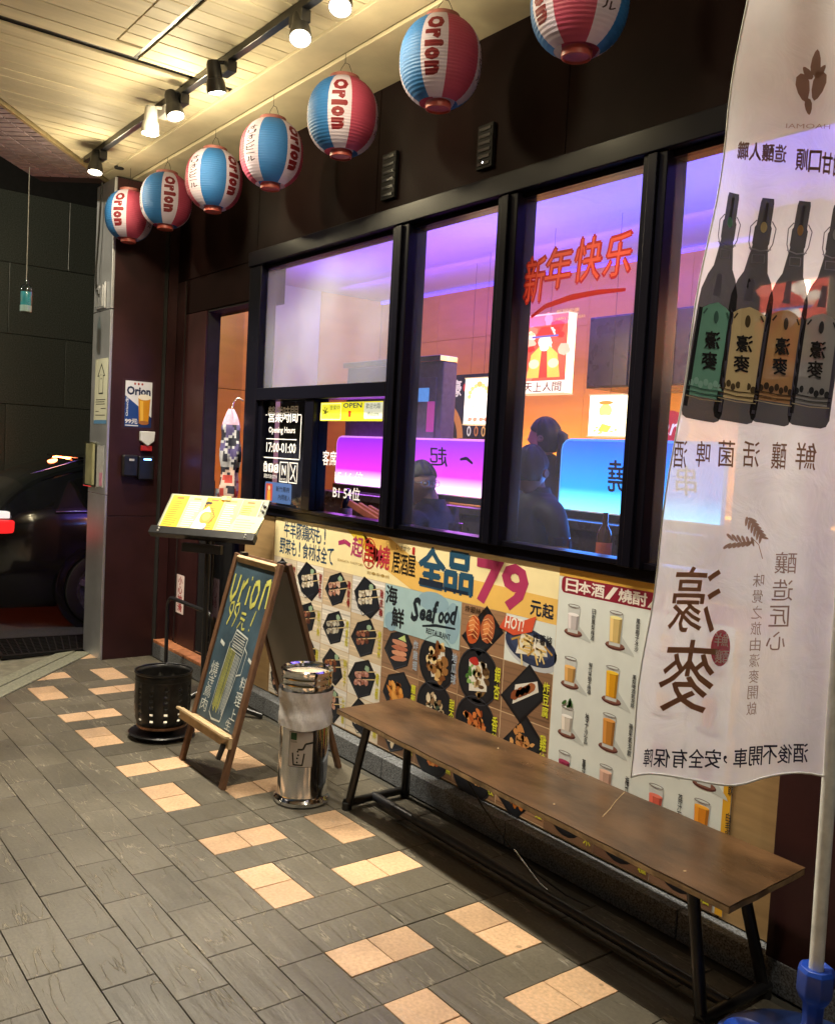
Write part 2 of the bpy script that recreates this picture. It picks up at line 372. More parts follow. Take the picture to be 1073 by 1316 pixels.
    m1 = N.new('ShaderNodeMath'); m1.operation = 'MULTIPLY'; L.new(ms.outputs[0], m1.inputs[0]); L.new(mv.outputs[0], m1.inputs[1])
    s1 = N.new('ShaderNodeVectorMath'); s1.operation = 'SCALE'; L.new(mxc.outputs['Result'], s1.inputs[0]); L.new(m1.outputs[0], s1.inputs['Scale']); L.new(s1.outputs[0], sc.inputs[0]); L.new(mr.outputs[0], sc.inputs['Scale']); L.new(sc.outputs[0], P.inputs['Base Color'])
    rr = N.new('ShaderNodeMapRange'); rr.inputs[3].default_value = .34; rr.inputs[4].default_value = .6; L.new(n3.outputs[0], rr.inputs[0]); L.new(rr.outputs[0], P.inputs['Roughness'])
    return m
M = {}
M['slate'] = slate('dark_slate_tile', (.112, .098, .073), 1.5)
M['orange'] = slate('orange_tile', (.6, .39, .235), .22)
M['grout'] = mat('grout', (.06, .056, .045), .9)
M['kerb'] = mat('kerb_stone', (.2, .2, .15), .7, var=.3, scale=60, bump=.001)
M['asphalt'] = mat('asphalt', (.035, .035, .036), .75, var=.4, scale=120, bump=.003, bscale=160)
M['granite'] = mat('granite', (.14, .15, .165), .55, var=.95, scale=170, bump=.0006, rnd=.12)
M['plank'] = mat('ceiling_plank', (.6, .52, .36), .62, spec=.2, var=.12, scale=3, rnd=.1, stretch=(6, 1, 6))
M['fascia'] = mat('ceiling_board', (.6, .52, .36), .5, var=.12, scale=5)
M['dark'] = mat('dark_void', (.012, .011, .011), .8)
M['maroon'] = mat('maroon_cladding', (.03, .009, .01), .4, spec=.35, var=.2, scale=8, rvar=.1, rnd=.1)
M['brownp'] = mat('dark_brown_panel', (.0095, .004, .0038), .55, spec=.05, var=.2, scale=5, rvar=.12, rnd=.1)
M['black'] = mat('black_metal', (.012, .012, .014), .32, var=.2, rvar=.1)
M['blackm'] = mat('matt_black', (.007, .007, .0075), .6, spec=.2)
M['frame'] = mat('window_frame_black', (.004, .004, .008), .28, spec=.13, rvar=.02, var=.05, scale=2)
M['steel'] = mat('stainless_steel', (.62, .63, .65), .2, metal=1., var=.06, scale=9, rvar=.12, stretch=(8, 8, .6))
M['psteel'] = mat('pillar_steel', (.62, .64, .7), .42, metal=1., var=.1, scale=5, rvar=.14, bump=.0012, bscale=5)
M['chrome'] = mat('polished_steel', (.7, .7, .72), .09, metal=1., var=.05, rvar=.05)
M['white'] = mat('white_paint', (.75, .75, .74), .5, var=.04)
M['glass'] = glassmat('window_glass', (.9, .92, .96), 1.0)
M['glowveil'] = glassmat('glow_veiled_glass', (.9, .92, .96), 1.0, veil=.032)  # milky share imitates the lavender glow and reflections over the panes
M['veilglass'] = glassmat('reflection_veiled_glass', (.88, .92, .93), 1.0, veil=.17)  # stronger milky share imitates pale reflections in the first pane
M['print'] = printmat('poster_print', .38)
M['paper'] = printmat('paper_print', .55, dirt=.05)
M['stonewall'] = mat('polished_dark_granite', (.095, .105, .09), .34, var=.5, scale=90, rvar=.12, rnd=.22)
M['grid'] = mat('mosaic_soffit', (.34, .26, .28), .5, var=.2, rnd=.15)
M['wood'] = mat('bench_wood', (.078, .04, .018), .34, var=.55, scale=4.5, rvar=.2, stretch=(1, 2.2, 2.2), bump=.0016, bscale=18)
M['woodedge'] = mat('worn_wood_edge', (.3, .2, .1), .6, var=.5, scale=18)
M['frameP'] = mat('easel_wood', (.15, .075, .04), .5, var=.3, scale=10, stretch=(3, 3, 1), bump=.0008)
M['rawwood'] = mat('raw_pine', (.5, .36, .2), .6, var=.2, scale=14, bump=.0008)
M['tanply'] = mat('tan_plywood', (.34, .22, .1), .5, var=.16, scale=4, stretch=(1, 1, 9))
M['red'] = mat('red_plastic', (.5, .02, .02), .4)
M['rubber'] = mat('rubber', (.012, .012, .012), .7)

# ------------------------------------------------------------------ ground
g = .1535; GX, GY = -2.703, 1.443            # paving module and the corner it is measured from
cdir = Vector((-6.36 + 5.36, 2.03 - 1.155, 0)).normalized(); cn = Vector((-cdir.y, cdir.x, 0))   # the cut corner of the arcade
if cn.x > 0: cn = -cn
C0 = Vector((-5.40, 1.205, 0))
def outside(x, y): return (Vector((x, y, 0)) - C0).dot(cn)
def clip(poly, off=0.):
    """keep the part of a 2D outline that lies inside the arcade's cut corner"""
    out = []; n = len(poly)
    for i in range(n):
        a, b = poly[i], poly[(i + 1) % n]; da, db = outside(*a) - off, outside(*b) - off
        if da <= 0: out.append(a)
        if (da < 0 < db) or (db < 0 < da): t = da / (da - db); out.append((a[0] + (b[0] - a[0]) * t, a[1] + (b[1] - a[1]) * t))
    return out
fl = MB(); poly = clip([(-9, -9), (4, -9), (4, 3.2), (-9, 3.2)])
fl.prism(poly, lambda a, b, d: (a, b, -.006 - d), .12)
floor = tag(fl.build('floor', M['grout']), kind='structure')
tiles = []
def T(i, j, ni, nj, kind): tiles.append((GX + i * g, GY + j * g, ni * g, nj * g, kind))
for k in range(-9, 5):
    o = 6 * k
    T(o - 1, 0, 1, 1, 1); T(o, 0, 1, 1, 1); T(o - 1, 1, 2, 1, 0)
    T(o + 1, 0, 1, 2, 0); T(o + 2, 0, 1, 2, 0)
    T(o + 3, 0, 1, 1, 1); T(o + 3, 1, 1, 1, 1); T(o + 4, 0, 1, 2, 0)
    T(o - 1, 2, 1, 2, 0); T(o, 2, 1, 1, 1); T(o, 3, 1, 1, 1)
    T(o + 1, 2, 1, 2, 0); T(o + 2, 2, 1, 2, 0); T(o + 3, 2, 2, 1, 0); T(o + 3, 3, 1, 1, 1); T(o + 4, 3, 1, 1, 1)
for j in range(-40, 0):
    for k in range(-24, 14): T(2 * k + (0 if j % 2 == 0 else 1), j, 2, 1, 0)
for j in (4, 5):
    for k in range(-14, 8): T(3 * k + (j - 4) * 1.5, j, 3, 1.2 if j == 5 else 1, 0)
rn = random.Random(5)
vis, rest = [], []
for t in tiles:
    x, y, w, h, kd = t; jt = .0019 if kd else .0012
    pl = [(x + jt, y + jt), (x + w - jt, y + jt), (x + w - jt, y + h - jt), (x + jt, y + h - jt)]
    if y + h > 2.42: pl = [(a, min(b, 2.43)) for a, b in pl]
    pc = clip(pl, -.004)
    if len(pc) < 3: continue
    cx, cy = x + w / 2, y + h / 2
    try: px, py, dd = proj((cx, cy, 0))
    except Exception: dd = -1
    inview = dd > .5 and -40 < px < 1110 and py < 1360
    (vis if inview else rest).append((dd, pc, kd, cx, cy))
vis.sort(key=lambda a: a[0])
# covered or hidden tiles join the rest
nsl = 0; far = MB(); meshes = {}
for dd, pc, kd, cx, cy in vis:
    if kd == 0 and nsl >= 290: rest.append((dd, pc, kd, cx, cy)); continue
    if kd == 0: nsl += 1
    z = rn.uniform(-.0007, .0007); tx, ty = rn.uniform(-.004, .004), rn.uniform(-.004, .004)
    key = (kd, len(pc), round(max(a for a, b in pc) - min(a for a, b in pc), 3), round(max(b for a, b in pc) - min(b for a, b in pc), 3))
    if len(pc) != 4 or key not in meshes:
        mb = MB(); mb.prism([(a - cx, b - cy) for a, b in pc], lambda a, b, d: (a * (1 if d else .988), b * (1 if d else .985), -.0 - d * .002 if not d else -.0022), 1)
        mb.prism([(a - cx, b - cy) for a, b in pc], lambda a, b, d: (a, b, -.0022 - d), .012)
        me = mb.mesh('orange_tile' if kd else 'paving_tile', M['orange' if kd else 'slate'])
        if len(pc) == 4: meshes[key] = me
    else: me = meshes[key]
    o = inst(me, 'orange_tile' if kd else 'paving_tile', (cx, cy, z), floor); o.rotation_euler = (tx, ty, 0)
for dd, pc, kd, cx, cy in rest:
    far.mi = kd; far.prism(pc, lambda a, b, d: (a, b, -d), .012)
tag(far.build('outer_paving_tiles', [M['slate'], M['orange']], floor), kind='stuff')
# kerb, drain and street beyond the cut corner
def cpt(a, o, z): p = C0 + cdir * a + cn * o; return (p.x, p.y, z)
kerb = empty('kerb', cpt(0, 0, 0)); kerb['kind'] = 'structure'
for row, (o0, o1, zt) in enumerate(((.006, .13, .004), (.136, .24, 0.))):
    a = -2.4
    while a < 1.35:
        L_ = .6; mb = MB(); e = min(a + L_ - .006, 1.34)
        mb.add([cpt(a, o0, -.1), cpt(e, o0, -.1), cpt(e, o1, -.1), cpt(a, o1, -.1), cpt(a, o0, zt), cpt(e, o0, zt), cpt(e, o1, zt - .008), cpt(a, o1, zt - .008)], [(3, 2, 1, 0), (4, 5, 6, 7), (0, 1, 5, 4), (1, 2, 6, 5), (2, 3, 7, 6), (3, 0, 4, 7)])
        mb.build('kerb_stone', M['kerb'], kerb, bevel=.004); a += L_
road = MB().box(-40, 8, -40, 40, -.3, -.125)
tag(road.build('road', M['asphalt']), kind='structure')
apron = MB(); q = [cpt(-2.4, .245, 0), cpt(1.5, .245, 0), cpt(1.5, 3.2, 0), cpt(-2.4, 3.2, 0)]
apron.prism([(p[0], p[1]) for p in q], lambda a, b, d: (a, b, -.02 - .1 * min(1, max(0, (outside(a, b) - .3) / 1.4)) - d), .2)
tag(apron.build('pavement_ramp', mat('worn_concrete', (.17, .16, .12), .75, var=.35, scale=12, bump=.002)), kind='structure')
dr = empty('drain_grate', (-6.72, 1.83, -.02), 'dark cast iron drain grate in the ramp beside the steel faced pillar', 'drain grate')
A, B, C_, D_ = (Vector((p[0], p[1], -.004)) for p in ((-7.06, 1.55), (-7.0, 2.25), (-6.52, 2.1), (-6.5, 1.5)))
mb = MB()
for p, q in ((A, B), (B, C_), (C_, D_), (D_, A)): mb.bar(p, q, .03, .02)
mb.build('rim', M['blackm'], dr)
MB().add([A - Vector((0, 0, .018)), B - Vector((0, 0, .018)), C_ - Vector((0, 0, .018)), D_ - Vector((0, 0, .018))], [(0, 1, 2, 3)]).build('pit', M['dark'], dr)
for k in range(1, 11):
    t = k / 11; MB().bar(A.lerp(D_, t), B.lerp(C_, t), .01, .014).build('bar', M['blackm'], dr)
for k in range(1, 13):
    t = k / 13; MB().bar(A.lerp(B, t), D_.lerp(C_, t), .008, .012).build('cross_bar', M['blackm'], dr)

# ------------------------------------------------------------------ ceiling of the arcade
CZ = 3.25
ceil = MB(); poly = clip([(-9, -4), (3, -4), (3, 2.5), (-9, 2.5)])
ceil.prism(poly, lambda a, b, d: (a, b, CZ + .02 + d), .25)
ceiling = tag(ceil.build('ceiling', M['dark']), kind='structure')
def plank(x0, x1, y0, y1, dz=0., name='plank', m='plank', cl=True):
    p = [(x0 + .0035, y0), (x1 - .0035, y0), (x1 - .0035, y1), (x0 + .0035, y1)]
    if cl: p = clip(p, -.02)
    if len(p) < 3: return
    z = CZ + dz + rn.uniform(-.0012, .0012)
    MB().prism(p, lambda a, b, d: (a, b, z + d), .014).build(name, M[m], ceiling, bevel=.0015, seg=1)
HX, HY = -4.30, 1.50         # corner of the hatch in the planking
x = -6.6
while x < .6:
    x1 = x + .102
    if x1 <= HX - .01: plank(x, x1, -1.6, 1.995)
    else:
        plank(max(x, HX + .0), x1, HY + .012, 1.995)
        if x > HX + .13: plank(x, x1, HY - .13, HY - .014)
    x = x1
# hatch: framed panel of planks behind a black groove
plank(HX + .014, HX + .125, -1.6, HY - .014, name='hatch_edge_plank')
x = HX + .132
while x < .6: plank(x, x + .15, -1.6, HY - .137, -.002, 'hatch_plank'); x += .15
for a, b, c, d, nm in ((HX - .012, HX + .012, -1.6, HY + .012, 'groove_trim'), (HX + .012, .6, HY - .012, HY + .012, 'groove_trim')):
    MB().box(a, b, c, d, CZ + .008, CZ + .016).build(nm, M['black'], ceiling)
outer = MB(); outer.prism(clip([(-9, -4), (3, -4), (3, -1.62), (-9, -1.62)], -.02), lambda a, b, d: (a, b, CZ + d), .014)
outer.build('outer_ceiling_board', M['fascia'], ceiling)
MB().prism(clip([(.61, -1.6), (3, -1.6), (3, 1.995), (.61, 1.995)]), lambda a, b, d: (a, b, CZ + d), .014).build('outer_ceiling_board', M['fascia'], ceiling)
MB().prism(clip([(-6.6, 2.004), (3, 2.004), (3, 2.165), (-6.6, 2.165)], -.02), lambda a, b, d: (a, b, CZ - .006 + d), .02).build('border_board', M['fascia'], ceiling, bevel=.002)
MB().prism(clip([(-6.6, 2.18), (3, 2.18), (3, 2.499), (-6.6, 2.499)], -.02), lambda a, b, d: (a, b, CZ - .014 + d), .028).build('border_board', M['fascia'], ceiling, bevel=.002)
MB().lathe([(.0, 0), (.03, 0), (.03, .012)], (-6.02, 2.02, CZ - .012), 20).build('ceiling_hole', M['dark'], ceiling)
# edge trim, the tiled soffit outside it and the grey beam beyond
def cp(a, o, z): p = C0 + cdir * a + cn * o; return Vector((p.x, p.y, z))
MB().bar(cp(-3.5, .008, CZ + .0), cp(1.35, .008, CZ + .0), .022, .03).build('edge_trim', mat('brass_trim', (.5, .4, .22), .4, metal=.6), ceiling)
sof = MB()
sof.add([cp(-3.5, .02, CZ + .03), cp(1.5, .02, CZ + .03), cp(1.5, .56, CZ + .03), cp(-3.5, .56, CZ + .03), cp(-3.5, .02, CZ + .2), cp(1.5, .02, CZ + .2), cp(1.5, .56, CZ + .2), cp(-3.5, .56, CZ + .2)],
        [(0, 1, 2, 3), (7, 6, 5, 4), (0, 4, 5, 1), (3, 2, 6, 7), (0, 3, 7, 4), (1, 5, 6, 2)])
soffit = tag(sof.build('tiled_soffit', M['dark']), kind='structure')
for r_ in range(4):
    a = -1.6
    while a < 1.36:
        o0 = .024 + r_ * .134; a0, a1, o1 = a + .004, a + .066, o0 + .124
        MB().add([cp(a0, o0, CZ + .022), cp(a1, o0, CZ + .022), cp(a1, o1, CZ + .022), cp(a0, o1, CZ + .022), cp(a0, o0, CZ + .03), cp(a1, o0, CZ + .03), cp(a1, o1, CZ + .03), cp(a0, o1, CZ + .03)],
                 [(0, 1, 2, 3), (0, 4, 5, 1), (3, 2, 6, 7), (0, 3, 7, 4), (1, 5, 6, 2)]).build('soffit_tile', M['grid'], soffit)
        a += .074
bm_ = MB()
bm_.add([cp(a, o, z) for z in (CZ + .02, CZ + .5) for o in (.57, .95) for a in (-3.5, .9 if True else 0)], [(0, 1, 3, 2), (4, 6, 7, 5), (0, 4, 5, 1), (2, 3, 7, 6), (0, 2, 6, 4), (1, 5, 7, 3)])
tag(bm_.build('outer_beam', mat('grey_beam_paint', (.42, .38, .42), .6)), kind='structure')

# ------------------------------------------------------------------ shop wall (y = 2.5), windows from x = -4.97 on
WY = 2.5
wall = tag(MB().box(-6.4, 1.6, WY + .012, WY + .1, 2.62, 3.27).build('shop_wall', M['dark']), kind='structure')
def panel(x0, x1, z0, z1, m='brownp', dy=0., name='cladding_panel', t=.011):
    return MB().box(x0 + .002, x1 - .002, WY - dy, WY - dy + t, z0 + .002, z1 - .002).build(name, M[m], wall, bevel=.0015, seg=1)
for a, b in ((-4.98, -3.75), (-3.75, -2.5), (-2.5, -1.25), (-1.25, 0), (0, 1.5)): panel(a, b, 2.635, 3.27)
panel(-6.15, -4.98, 2.60, 3.27)
panel(-6.0, -4.98, 2.37, 2.60, 'brownp')
# solid pieces behind the panels
MB().box(-6.4, -4.98, WY + .012, WY + .1, 2.36, 2.62).build('wall_core', M['dark'], wall)
panel(-6.15, -6.02, 0.12, 2.60, 'maroon'); panel(-6.0, -5.66, 0.12, 2.37, 'maroon')
MB().box(-6.4, -5.66, WY + .012, WY + .1, .0, 2.36).build('wall_core', M['dark'], wall)
MB().box(-6.02, -6.0, WY + .004, WY + .01, .1, 2.62).build('shadow_gap', M['dark'], wall)
panel(-5.06, -4.985, .1, 2.37, 'brownp', .0)
MB().box(-5.06, -4.985, WY + .012, WY + .1, .1, 2.37).build('wall_core', M['dark'], wall)
# lower wall under the windows and the maroon post at its right end
MB().box(-4.98, -1.42, WY + .012, WY + .12, .10, 1.11).build('lower_wall', M['dark'], wall)
for a, b in ((-4.98, -4.62), (-4.62, -3.6), (-3.6, -2.6), (-2.6, -1.62), (-1.617, -1.418)): panel(a, b, .1, 1.112, 'tanply', name='plywood_panel')
MB().box(-1.414, -.9, WY - .06, WY + .12, .0, 1.113).build('end_post', M['maroon'], wall, bevel=.003)
MB().box(-.896, 1.6, WY - .03, WY + .12, .0, 2.62).build('end_wall', M['maroon'], wall, bevel=.003)
for (x0, x1, z0, z1) in ((-3.685, -3.575, 2.695, 2.91), (-2.99, -2.895, 2.69, 2.87)):
    mb = MB().box(x0, x1, WY - .02, WY - .003, z0, z1); o = tag(mb.build('wall_vent' if x0 < -3.2 else 'wall_speaker', M['blackm'], bevel=.003),
        'narrow black wall vent above the second window pane' if x0 < -3.2 else 'narrow black box with tiny white light above the third window pane', 'vent')
    for k in range(6):
        zz = z0 + .02 + k * (z1 - z0 - .04) / 5; MB().box(x0 + .012, x1 - .012, WY - .024, WY - .019, zz - .006, zz + .006).build('louvre', M['black'], o)
    if x0 > -3.2: MB().lathe([(.0, 0), (.003, 0), (.003, .004), (0, .005)], (-2.945, WY - .021, 2.715), 10, ax=(0, -1, 0)).build('indicator_light', mat('led_white', (1, 1, 1), emit=(1, 1, 1), estr=6), o)
# granite plinth
pl_ = tag(MB().box(-4.98, -.9, 2.445, 2.51, 0, .088).build('plinth', M['dark']), kind='structure')
for i, a in enumerate([-4.98, -4.2, -3.37, -2.53, -1.72, -.92]):
    b = [-4.2, -3.37, -2.53, -1.72, -.92, -.9][i]
    if b - a > .05: MB().box(a + .002, b - .002, 2.434, 2.508, 0.001, .098).build('granite_block', M['granite'], pl_, bevel=.003)
# entrance platform with granite face, brick nosing and a steel grating
st = tag(MB().box(-6.14, -4.99, 2.43, 3.4, 0, .07).build('entrance_step', M['dark']), kind='structure')
for a, b in ((-6.14, -5.56), (-5.56, -4.99)): MB().box(a + .002, b - .002, 2.405, 2.43, 0.001, .096).build('granite_block', M['granite'], st, bevel=.002)
bk = mat('brick_nosing', (.42, .16, .07), .65, var=.3, scale=25, rnd=.15)
for k in range(6): MB().box(-6.14 + k * .192 + .002, -6.14 + (k + 1) * .192 - .002, 2.407, 2.50, .098, .118).build('brick', bk, st, bevel=.002)
MB().box(-6.14, -5.0, 2.502, 3.4, .07, .095).build('step_bed', M['blackm'], st)
gr = empty('entrance_grating', (-5.6, 2.7, .118), 'stainless steel door grating with square mesh on the entrance step', 'grating')
MB().box(-6.1, -5.06, 2.51, 2.53, .10, .128).build('edge_bar', M['steel'], gr)
MB().box(-6.1, -5.06, 2.99, 3.01, .10, .128).build('edge_bar', M['steel'], gr)
for k in range(9): MB().box(-6.09 + k * .127, -6.08 + k * .127, 2.53, 2.99, .11, .124).build('bar', M['steel'], gr)
for k in range(5): MB().box(-6.1, -5.06, 2.605 + k * .075, 2.612 + k * .075, .112, .1225).build('cross_bar', M['steel'], gr)
hr = empty('grab_rail', (-5.3, 2.32, 0), 'low black tube hand rail bent over at the entrance step', 'rail')
def bend(x0, x1, z1, y, r=.05):
    p = [(x0, y, 0)]
    for t in range(0, 91, 15): p.append((x0 + r - r * math.cos(R(t)), y, z1 - r + r * math.sin(R(t))))
    for t in range(0, 91, 15): p.append((x1 - r + r * math.sin(R(t)), y, z1 - r + r * math.cos(R(t))))
    return p + [(x1, y, 0)]
MB().tube(bend(-5.66, -4.98, .5, 2.31, .07), .0125, 12).build('tube', M['black'], hr, smooth=50)
MB().tube([(-5.0, 2.33, 0), (-5.0, 2.33, .36), (-4.98, 2.36, .42), (-4.94, 2.42, .45)], .012, 12).build('brace', M['black'], hr, smooth=50)

# ------------------------------------------------------------------ shop window: black frame, fixed panes
win = empty('shop_window', (-3.4, WY, 1.15), 'long black framed shop window with purple and orange light behind its panes', 'window')
FT, FB, Y0, Y1 = 2.62, 1.115, WY - .045, WY + .06
def fr(x0, x1, z0, z1, y0=Y0, y1=Y1, n='frame_bar', bev=.004): return MB().box(x0, x1, y0, y1, z0, z1).build(n, M['frame'], win, bevel=bev)
fr(-4.975, -.9, 2.545, 2.63, Y0 - .012); fr(-4.83, -.9, 2.525, 2.545, Y0 + .03, n='inner_bar', bev=.002)
fr(-4.975, -.9, FB, 1.158, WY - .014, n='sill'); fr(-4.83, -.9, 1.158, 1.178, Y0 + .02, n='inner_bar', bev=.002)
for a, b in ((-4.975, -4.83), (-3.53, -3.405), (-2.81, -2.694), (-2.084, -1.983)): fr(a, b, 1.158, 2.545, n='mullion')
for a, b in ((-3.49, -3.445), (-2.775, -2.735), (-2.052, -2.015)): fr(a, b, 1.16, 2.54, Y0 - .014, Y0 - .001, n='mullion_cover', bev=.003)
fr(-.93, -.9, 1.158, 2.545, n='mullion')
fr(-4.83, -3.53, 1.768, 1.838, n='transom'); fr(-4.28, -4.19, 1.178, 1.768, Y0 + .01, n='mullion'); fr(-4.83, -4.78, 1.178, 1.768, Y0 + .02, n='inner_bar', bev=.002)
for (a, b, z0, z1, mm) in ((-4.83, -3.53, 1.838, 2.525, 'veilglass'), (-4.78, -4.28, 1.178, 1.768, 'glass'), (-4.19, -3.53, 1.178, 1.768, 'glass'),
                           (-3.405, -2.81, 1.178, 2.525, 'glowveil'), (-2.694, -2.084, 1.178, 2.525, 'glowveil'), (-1.983, -.93, 1.178, 2.525, 'glowveil')):
    MB().box(a, b, WY + .0, WY + .006, z0, z1).build('pane', M[mm], win)
# ------------------------------------------------------------------ menu poster along the lower wall
wf = lambda y: (lambda a, b, d: (a, y - d, b))
poster = tag(MB().box(-4.6, -1.6, WY - .0035, WY - .0015, .112, 1.113).build('menu_poster', M['white']),
             'long food and drink poster with yellow price band under the window', 'poster')
P = Print(3); r_ = P.rn
YB, YD = 'fdecb8', 'f0c268'
P.rect(-4.6, .11, -1.6, 1.113, 'd8bc98', 0)
P.rect(-4.6, .893, -2.385, 1.113, YB, 1); P.rect(-2.385, 1.083, -1.6, 1.113, 'd9a84a', 1)
P.poly([(-3.72, 1.113), (-3.5, 1.113), (-3.2, 1.0), (-2.385, .99), (-2.385, .893), (-3.3, .893), (-3.62, .99)], YD, 2)
P.poly([(-3.86, 1.113), (-3.72, 1.113), (-3.5, 1.0), (-3.6, .98)], 'e2c63c', 2)
tb = '2b4a68'
P.htext('牛羊豚鶏肉も!', -4.5, 1.01, -4.03, 1.095, tb, 3, .018, gap=.04)
P.htext('野菜も!食材は全て', -4.54, .915, -3.97, 1.0, tb, 3, .018, gap=.04)
mg = 'b0366e'
P.line([(-3.93, 1.035), (-3.87, 1.05), (-3.82, 1.035)], .022, mg, 4)
P.text('起', -3.81, .985, -3.71, 1.085, mg, 4, .02, shear=.15)
P.text('串', -3.69, .955, -3.61, 1.075, 'b8322c', 4, .022); P.ring(-3.65, 1.015, .062, .075, .006, 'b8322c', 4)
P.text('燒', -3.585, .955, -3.475, 1.065, 'c23a4a', 4, .022, shear=.1)
P.text('IZAKAYA YAKITORI', -3.93, .945, -3.70, .957, 'b09050', 4)
P.htext('起・串・燒', -3.66, .915, -3.47, .93, 'b09050', 4)
P.htext('いざかや', -3.43, 1.06, -3.32, 1.083, '3a2a18', 4); P.rrect(-3.305, 1.05, -3.285, 1.085, .006, 'c03030', 4)
P.htext('居酒屋', -3.455, .95, -3.275, 1.045, '181410', 4, .018, gap=.0)
P.htext('全品', -3.25, .925, -2.875, 1.095, '24506e', 4, .05, gap=.03)
P.rect(-3.24, .925, -3.07, .955, '16263c', 5); P.rect(-3.06, .925, -2.9, .94, '16263c', 5)
P.text('79', -2.855, .905, -2.545, 1.095, 'b23a66', 4, .03)
P.htext('元起', -2.53, .91, -2.4, .965, '16263c', 4, .03)
# grid of dishes
CX = [-4.6, -4.34, -4.06, -3.785, -3.5, -3.21, -2.935, -2.66, -2.385]
RZ = [.893, .705, .495, .30, .112]
def blobs(cx, cz, rx, rz, n, cols, s0=.3, s1=.6, L=6):
    for k in range(n):
        a = r_.uniform(0, 6.283); q = math.sqrt(r_.random())
        P.ell(cx + rx * q * math.cos(a), cz + rz * q * math.sin(a), rx * r_.uniform(s0, s1) * .6, rz * r_.uniform(s0, s1) * .5, r_.choice(cols), L + k % 3, r_.uniform(0, 180), 9, .25)
def plate(cx, cz, w, kind):
    sx = r_.choice((-1, 1)) if kind == 'hex' else 1; w *= r_.uniform(.94, 1.1)
    if kind == 'hex':
        q = [(-.5 + r_.uniform(-.05, .05), -.08), (-.3, .32), (.2, .5), (.5 + r_.uniform(-.05, .05), .18), (.32, -.3 + r_.uniform(-.05, .05)), (-.12, -.5)]; q = [(a, b * sx) for a, b in q]
        P.poly([(cx + a * w * 1.12, cz + b * w) for a, b in q], '16181f', 3); P.poly([(cx + a * w * .98, cz + b * w * .88) for a, b in q], '1e222c', 4)
        P.line([(cx - .5 * w, cz - .08 * w), (cx - .12 * w, cz - .46 * w), (cx + .32 * w, cz - .28 * w)], .004, '3b4150', 5)
    elif kind == 'sq':
        q = [(-.58, -.18), (.1, .52), (.6, .1), (-.06, -.55)]
        P.poly([(cx + a * w, cz + b * w) for a, b in q], '14161d', 3); P.poly([(cx + a * w * .86, cz + b * w * .86) for a, b in q], '1d2129', 4)
    else:
        P.ell(cx, cz, w * .56, w * .53, '101116', 3, n=26); P.ell(cx, cz, w * .5, w * .47, '1c1e25', 4, n=26); P.ring(cx, cz, w * .55, w * .52, .0035, '3c3f4a', 5)
def skewers(cx, cz, w, cols, n=4):
    for k in range(2):
        zo = cz + (.11 - .2 * k) * w
        P.line([(cx - .3 * w, zo), (cx + .6 * w, zo + .2 * w)], .005, 'd9c08c', 5)
        for j in range(n):
            x_ = cx - .27 * w + j * w * .6 / n; P.ell(x_, zo + (x_ - cx) * .22, w * .1, w * .085, cols[j % len(cols)], 6, r_.uniform(-30, 30), 9, .25)
            P.ell(x_ - .004, zo + (x_ - cx) * .22 + .006, w * .05, w * .03, cols[(j + 1) % len(cols)], 7, 10, 7, .3)
    P.ell(cx + .2 * w, cz + .3 * w, w * .1, w * .08, '9bb89a', 6, jit=.2)
FOOD = {0: (['c79a86', 'a06a58', 'dcb8a4'], 'hex'), 1: (['ba7f72', 'd8a698', '9a5f50'], 'hex'), 2: (['b8b2a4', '8d8070', 'd8d2c4'], 'hex'),
        3: (['e4d8c4', 'b8a890', 'f2ead8'], 'hex'), 4: (['8a5238', 'b06e48', '6a3a26'], 'hex'), 5: (['7a4a3a', 'a86a54', '5a3226'], 'hex')}
LET = ['烤雞肉串', '豬五花', '雞軟骨', '雞皮串', '杏鮑菇', '秋刀魚', '烤香菇', '烤玉米', '牛肉串', '雞心', '明太子', '青椒', '雞屁股', '鹽蔥', '七里香', '大蒜']
li = 0
